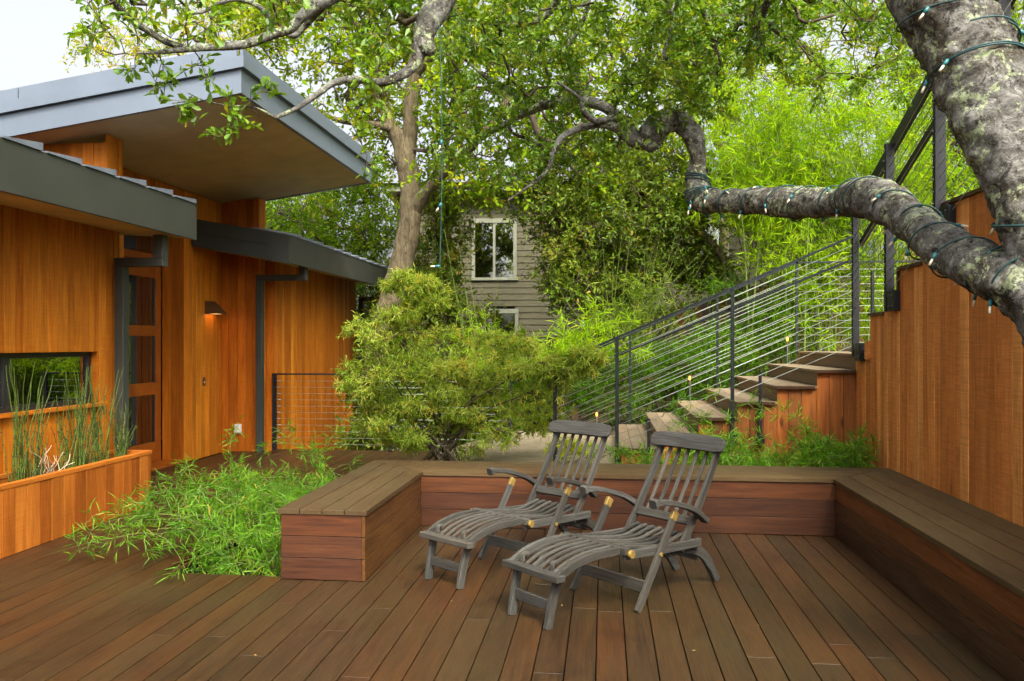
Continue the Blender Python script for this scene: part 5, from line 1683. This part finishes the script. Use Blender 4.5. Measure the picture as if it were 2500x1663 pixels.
bamboo('border_bamboo', 'low green bamboo along the cedar side of the garden stair', (1.3, 7.8, 0.1), cul, np.array(A), 'bamboo_leaf', 0.095, 0.15, 5, 6, 0.12, cull_st, 0.003, -0.1)
# tall bright bamboo behind the stair landing
cul, A = [], []
for i in range(58):
    px = rng.uniform(1770, 2330)
    d = rng.uniform(11.6, 14.0)
    topx = px + rng.normal(-60, 110)
    topy = rng.uniform(130, 420)
    sp = [(px, 820, d, 1), (px + (topx - px) * 0.25, 560, d, 1), (px + (topx - px) * 0.6, (560 + topy) / 2, d - 0.1, 1), (topx, topy, d - 0.3, 1)]
    p, _ = limb(sp, 6)
    p[0, 2] = float(gz(p[0, 0], p[0, 1])) - 0.05
    cul.append(p)
    for q in range(16):
        A.append(p[int(len(p) * rng.uniform(0.08 if px > 1900 else 0.42, 1.0)) - 1] + rng.normal(size=3) * np.array([0.3, 0.3, 0.22]))
A += list(zone(1820, 2120, 470, 660, 11.7, 13.2, 80))
bamboo('tall_bamboo', 'tall bright lime-green bamboo grove behind the stair landing', tuple(W(2050, 800, 12.8)), cul, np.array(A), 'tall_bamboo_leaf', 0.155, 0.125, 6, 7, 0.32, None, 0.012, 0.0, 0.0, None, 'bamboo', 0.003)
# thin bare culms and sprays
cul, A = [], []
for (px, tx, ty) in ((1150, 1085, 560), (1165, 1120, 600), (1178, 1140, 640), (1190, 1175, 700), (1205, 1215, 680), (1140, 1110, 700)):
    p, _ = limb([(px, 900, 11.5, 1), (px * 0.6 + tx * 0.4, 780, 11.5, 1), (tx, ty, 11.4, 1)], 7)
    cul.append(p)
    for q in range(5):
        A.append(p[int(len(p) * rng.uniform(0.05, 0.6)) - 1] + rng.normal(size=3) * 0.14)
bamboo('slender_bamboo', 'slender pale bamboo canes rising above the variegated maple', tuple(W(1170, 930, 11.5)), cul, np.array(A), 'tall_bamboo_leaf', 0.13, 0.12, 4, 6, 0.2, None, 0.007, -0.2)
cul, A = [], []
for i in range(26):
    px = rng.uniform(1470, 1600)
    tx, ty = px + rng.normal(70, 110), rng.uniform(540, 720)
    p, _ = limb([(px, 860, 12.8, 1), ((px + tx) / 2 - 10, 740, 12.7, 1), (tx, ty, 12.6, 1)], 6)
    cul.append(p)
    for q in range(4):
        A.append(p[int(len(p) * rng.uniform(0.1, 0.75)) - 1] + rng.normal(size=3) * 0.14)
bamboo('slender_bamboo', 'twiggy yellow-green bamboo thicket in front of the dark evergreen', tuple(W(1560, 880, 12.8)), cul, np.array(A), 'maple_leaf', 0.12, 0.10, 4, 5, 0.28, None, 0.006, 0.2, -0.15)
cul, A = [], []
for (px, tx, ty) in ((1400, 1340, 850), (1410, 1370, 830), (1430, 1450, 800), (1450, 1500, 815), (1470, 1545, 830), (1420, 1400, 800), (1440, 1420, 860), (1390, 1330, 880)):
    p, _ = limb([(px, 960, 11.6, 1), ((px + tx) / 2, 860, 11.5, 1), ((px + 2 * tx) / 3, ty - 20, 11.4, 1), (tx, ty + 30, 11.3, 1)], 6)
    cul.append(p)
    for q in range(7):
        A.append(p[int(len(p) * rng.uniform(0.4, 1.0)) - 1] + rng.normal(size=3) * 0.12)
bamboo('drooping_bamboo', 'drooping yellow-green bamboo sprays in front of the old plank fence', tuple(W(1420, 980, 11.6)), cul, np.array(A), 'tall_bamboo_leaf', 0.15, 0.13, 5, 6, 0.2, None, 0.006, -0.7)
# feathery green shrubs behind the stair
def shrub(name, label, base, blobs, lm, lsize, asp, m, k, tl, dt=0.0, shape='fine', group=None, stems=7, up=-0.1, sp=0.8, stem_mat='maple_stem', cat='shrub', cull=None, sr=0.012, tr=0.0022, center=None):
    t = thing(name, base, label, cat, group)
    A = np.concatenate([blob(*b) for b in blobs])
    b0 = np.array(base)
    mains = []
    for i in range(stems):
        a = A[rng.integers(len(A))]
        s = b0 + np.array([rng.normal(0, 0.12), rng.normal(0, 0.1), 0])
        mid = s * 0.55 + a * 0.45 + np.array([0, 0, 0.12]) + rng.normal(size=3) * 0.05
        p = catmull([s, mid, a * 0.85 + mid * 0.15], 6)
        mains.append((p, np.linspace(sr, sr * 0.3, len(p))))
    tw, en = grow(mains, A, tr, 0.2, 0.15, 0, sr)
    pos, dr, nr, L, Wd, tn, t0, t1 = foliage(A, en, m, tl, k, lsize, asp, shape, sp, 0.7, up, 0.5, 1.2)
    if center is not None:
        dd = np.linalg.norm(pos - np.array(center[0]), axis=1)
        tn = tn + center[2] * np.clip(1 - dd / center[1], 0, 1) * rng.uniform(0.3, 1.2, len(tn))
    keep = pos[:, 2] > gz(pos[:, 0], pos[:, 1]) - 0.05
    if cull is not None:
        keep &= cull(pos)
    wood_part('stems', mains, tw, (t0, t1, 0.0016), stem_mat, t, 6, 0.03, stem_mat)
    leaves('foliage', pos[keep], dr[keep], nr[keep], L[keep], Wd[keep], shape, lm, t, tn[keep] + dt)
    return t
def pads(hull, per, n):
    """flat layered sprays inside each hull ellipse"""
    out = []
    for (px, py, d, rx, ry, rd) in hull:
        for i in range(per):
            a = rng.uniform(0, 6.28)
            q = rng.uniform(0.1, 1.0) ** 0.5
            k = rng.uniform(0.6, 1.25)
            out.append((px + rx * q * math.cos(a), py + ry * q * math.sin(a), d + rd * rng.uniform(-1, 1), 42 * k, 11 * k, 0.17 * k, int(n * k)))
    return out
FS = 'feathery shrubs behind the stair'
shrub('feathery_shrub', 'feathery bright green shrub under the upper end of the stair rail', tuple(W(1800, 1000, 12.0)), [(1800, 840, 12.0, 140, 60, 0.6, 80), (1740, 880, 11.8, 110, 55, 0.5, 50), (1790, 700, 12.4, 60, 22, 0.4, 14), (1900, 800, 12.2, 90, 80, 0.5, 46)], 'fern_leaf', 0.085, 0.22, 7, 9, 0.22, group=FS, up=-0.25)
shrub('feathery_shrub', 'dark green feathery shrub behind the middle of the stair', tuple(W(1600, 1040, 11.8)), [(1610, 900, 11.8, 140, 80, 0.5, 90), (1520, 950, 11.6, 110, 70, 0.5, 60), (1690, 930, 11.7, 100, 70, 0.5, 50)], 'fern_leaf', 0.085, 0.2, 7, 9, 0.22, -0.12, group=FS, up=-0.25)
shrub('feathery_shrub', 'green feathery shrub along the foot of the old fence, left of the stair', tuple(W(1380, 1060, 12.0)), [(1380, 940, 12.0, 120, 60, 0.5, 60), (1290, 930, 12.2, 80, 60, 0.5, 36), (1450, 900, 12.2, 90, 50, 0.4, 36)], 'fern_leaf', 0.09, 0.2, 7, 9, 0.22, -0.05, group=FS, up=-0.25)
shrub('green_hedge', 'dark green bushes at the far edge of the deck behind the maple', tuple(W(1000, 1090, 12.8)), [(940, 950, 12.8, 90, 110, 0.5, 60), (1090, 960, 12.6, 110, 110, 0.5, 70), (1200, 950, 12.2, 90, 90, 0.5, 50), (1000, 1070, 12.4, 170, 50, 0.4, 60), (1220, 1060, 11.8, 120, 50, 0.3, 36)], 'dark_leaf', 0.085, 0.5, 8, 9, 0.3, 0.0, 'broad', None, up=0.1)
shrub('green_hedge', 'dark bushes right beside the end of the rear cedar wing', tuple(W(910, 1150, 17)), [(905, 760, 17, 55, 140, 0.6, 60), (900, 980, 17, 60, 130, 0.6, 60), (850, 620, 18.5, 60, 60, 0.6, 20)], 'dark_leaf', 0.10, 0.5, 8, 9, 0.35, 0.0, 'broad', None, up=0.1)
# variegated maple in front of the path
MAPLE = [(1005, 728, 8.8, 80, 45, 0.3), (935, 795, 8.8, 70, 35, 0.3), (990, 865, 8.8, 105, 55, 0.35), (930, 950, 8.75, 85, 70, 0.35), (1075, 880, 8.8, 120, 75, 0.4), (1060, 990, 8.7, 150, 70, 0.4),
         (1185, 930, 8.75, 120, 85, 0.4), (1215, 840, 8.9, 80, 25, 0.3), (1320, 930, 8.3, 80, 40, 0.15), (1400, 885, 8.15, 75, 30, 0.12), (1350, 900, 8.2, 70, 25, 0.12), (1250, 1030, 8.7, 110, 50, 0.35), (1100, 1070, 8.6, 170, 30, 0.3), (1110, 960, 8.6, 110, 90, 0.3), (975, 1030, 8.6, 100, 50, 0.3), (990, 700, 8.8, 60, 25, 0.2)]
shrub('japanese_maple', 'variegated yellow-green Japanese maple behind the back bench', tuple(W(1090, 1125, 8.75)), pads(MAPLE, 9, 9),
      'maple_leaf', 0.066, 0.22, 6, 7, 0.085, 0.04, 'lance', None, 18, -0.1, 0.8, cull=lambda p: p[:, 1] > 7.40, sr=0.015, tr=0.0024,
      center=(tuple(W(1110, 870, 8.7)), 0.45, 0.3))
shrub('lime_ground_plant', 'small lime-yellow ground plant at the foot of the maple', tuple(W(1385, 1120, 8.3)), [(1385, 1098, 8.3, 55, 22, 0.2, 26)], 'lime_leaf', 0.07, 0.2, 5, 6, 0.06, 0.3, 'lance', None, 4, 0.3, sr=0.004)
# sparse grass and seedlings on the path by the bench
shrub('path_weeds', 'sparse green weeds between the path and the first stair tread', tuple(W(1490, 1118, 7.9)), [(1480, 1108, 7.9, 90, 14, 0.2, 26)], 'bamboo_leaf', 0.06, 0.16, 4, 5, 0.06, 0.1, 'lance', None, 4, 0.4, sr=0.003, cull=lambda p: p[:, 1] > 7.40)

# ================================================================== STRING LIGHTS
def bulbs_on(parent, pts, outs):
    for p, o in zip(pts, outs):
        o = Vector(o).normalized()
        q = Vector(p) + o * 0.030
        s_ = rod('socket', p, q, 0.0085, 'socket', parent, 6)
        b_ = rod('bulb', q, q + o * 0.032, 0.0058, 'bulb', parent, 6)
def wrap(path, rad, i0, i1, turns, lift=1.05, ph=0.0, n=26):
    """helix round a limb; returns points and outward directions"""
    seg = path[i0:i1 + 1]
    r = rad[i0:i1 + 1]
    N = int(turns * n)
    T = np.gradient(seg, axis=0)
    T = unit(T)
    out, dirs = [], []
    ref = np.array([0, 0, 1.0])
    for k in range(N + 1):
        f = k / N * (len(seg) - 1)
        j = min(int(f), len(seg) - 2)
        t = f - j
        c = seg[j] * (1 - t) + seg[j + 1] * t
        tg_ = unit(T[j] * (1 - t) + T[j + 1] * t)
        s_ = unit(np.cross(tg_, ref))
        u_ = np.cross(s_, tg_)
        a = ph + 2 * math.pi * turns * k / N
        d_ = s_ * math.cos(a) + u_ * math.sin(a)
        rr = r[j] * (1 - t) + r[j + 1] * t
        out.append(c + d_ * (rr * lift + 0.007))
        dirs.append(d_)
    return np.array(out), np.array(dirs)
sl = thing('string_lights', tuple(Wn(1900, 520, 5.6)), 'green wire of mini lights spiralled around the horizontal oak limb', 'string lights', 'string lights on the oak')
i0 = 14
i1 = 89
p, dd = wrap(limbB, rB, i0, i1, 15, 1.045, 0.6, 30)
wob_ = np.interp(np.arange(len(p)), np.arange(0, len(p) + 12, 12), rng.normal(0, 0.016, len(np.arange(0, len(p) + 12, 12))))
p = p + unit(np.gradient(p, axis=0)) * 0 + np.stack([wob_, -wob_ * 0.8, wob_ * 0.1], -1)
tubes('wire', [(p, 0.0044, 5)], 'wire', sl)
ix = [k for k in range(5, len(p), 11)]
od = [Vector(dd[k]) * 0.8 + Vector((rng.normal(0, 0.5), rng.normal(0, 0.5), -0.9)) for k in ix]
keep = [k for k in range(len(ix)) if rng.random() < 0.8]
bulbs_on(sl, [p[ix[k]] for k in keep], [od[k] for k in keep])
sl2 = thing('string_lights', tuple(Wn(2350, 180, 3.5)), 'green wire of mini lights looped around the main oak trunk', 'string lights', 'string lights on the oak')
lst, bp, bd = [], [], []
for (a, b, tn_, ph) in ((38, 41, 1.2, 0.4), (38, 42, 1.2, 1.2), (10, 26, 1.2, 0.2), (44, 56, 0.9, 2.0)):
    p, dd = wrap(stemA, rA, a + NR, b + NR, tn_, 1.07, ph)
    lst.append((p, 0.0044, 5))
    for k in range(4, len(p), 7):
        if rng.random() < 0.6:
            bp.append(p[k])
            bd.append(Vector(dd[k]) * 0.6 + Vector((rng.normal(0, 0.3), rng.normal(0, 0.3), -0.9)))
for it in lst:
    tubes('wire', [it], 'wire', sl2)
bulbs_on(sl2, bp, bd)
sl3 = thing('string_lights', tuple(Wn(1078, 650, 4.85)), 'single green strand of mini lights hanging straight down in mid-air', 'string lights', 'string lights on the oak')
hp = np.array([W(1073 + 6 * math.sin(q * 3), 60 + q * 590, 4.87) for q in np.linspace(0, 1, 24)])
tubes('wire', [(hp, 0.0028, 5)], 'wire', sl3)
bulbs_on(sl3, [hp[k] for k in (11, 17, 23)], [(-0.35, 0.1, -1.0 + 0.5 * k) for k in range(3)])
# the fork's hanging loop seen at the bend of the limb
sl4 = thing('string_lights', tuple(Wn(1690, 480, 6.1)), 'bunched green light wire at the upward bend of the limb', 'string lights', 'string lights on the oak')
lst = []
for ph in (0.2, 1.1, 2.3):
    p, dd = wrap(limbB, rB, 86, 98, 1.6, 1.12, ph)
    lst.append((p, 0.0044, 5))
for it in lst:
    tubes('wire', [it], 'wire', sl4)
bulbs_on(sl4, [Wn(1683, 505, 6.0), Wn(1720, 455, 6.0)], [(-0.2, -0.2, -1), (0.4, -0.3, -1)])

# ================================================================== LITTER
def fallen(px, py, z, size, shape='oak'):
    d = F_PX * (CAM_H - z) / (py - HY)
    p = W(px, py, d)
    a = rnd.uniform(0, 6.28)
    o = leaves('fallen_leaf', np.array([[0, 0, 0.004]]), np.array([[math.cos(a), math.sin(a), 0.02]]), np.array([[0.1, 0.05, 1.0]]), size, size * 0.5, shape, 'dead_leaf', None, np.array([rnd.random()]), False)
    o.location = (p.x, p.y, z + 0.001)
    return o
for px, py, lab in ((1372, 1478, 'tiny dry leaf under the footrest of the nearer chair'), (1850, 1530, 'tiny dry leaf on the open deck right of the nearer chair'), (1105, 1470, 'tiny dry leaf on the deck below the farther chair footrest'),
                    (620, 1600, 'tiny dry leaf on the deck at the lower left'), (1700, 1590, 'tiny dry leaf at the bottom edge of the deck'), (2090, 1420, 'tiny dry leaf on the deck along the right bench')):
    tag(fallen(px, py, 0.0, 0.022), lab, 'leaf', 'fallen leaves on the deck')
for px, py, lab in ((1015, 1136, 'tiny pale leaf on the back bench near its left mitre'), (1350, 1132, 'tiny pale leaf on the middle of the back bench'), (2060, 1146, 'tiny pale leaf on the right bench mitre'),
                    (2280, 1210, 'tiny pale leaf on the right bench by the fence'), (780, 1222, 'tiny pale leaf on the left bench arm')):
    tag(fallen(px, py, 0.457, 0.020), lab, 'leaf', 'fallen leaves on the bench')
tg1 = thing('fallen_twig', tuple(W(1330, 1432, 2000 * 1.53 / (1432 - HY))), 'short broken twig on the deck under the nearer chair', 'twig')
c = MATW[tg1.name].translation
tubes('stick', [(np.array([c + Vector((-0.06, 0.03, 0.006)), c + Vector((0, 0, 0.010)), c + Vector((0.07, 0.01, 0.006))]), [0.004, 0.0035, 0.002], 5), (np.array([c + Vector((0, 0, 0.009)), c + Vector((0.03, 0.05, 0.012))]), [0.002, 0.001], 4)], 'twig', tg1)
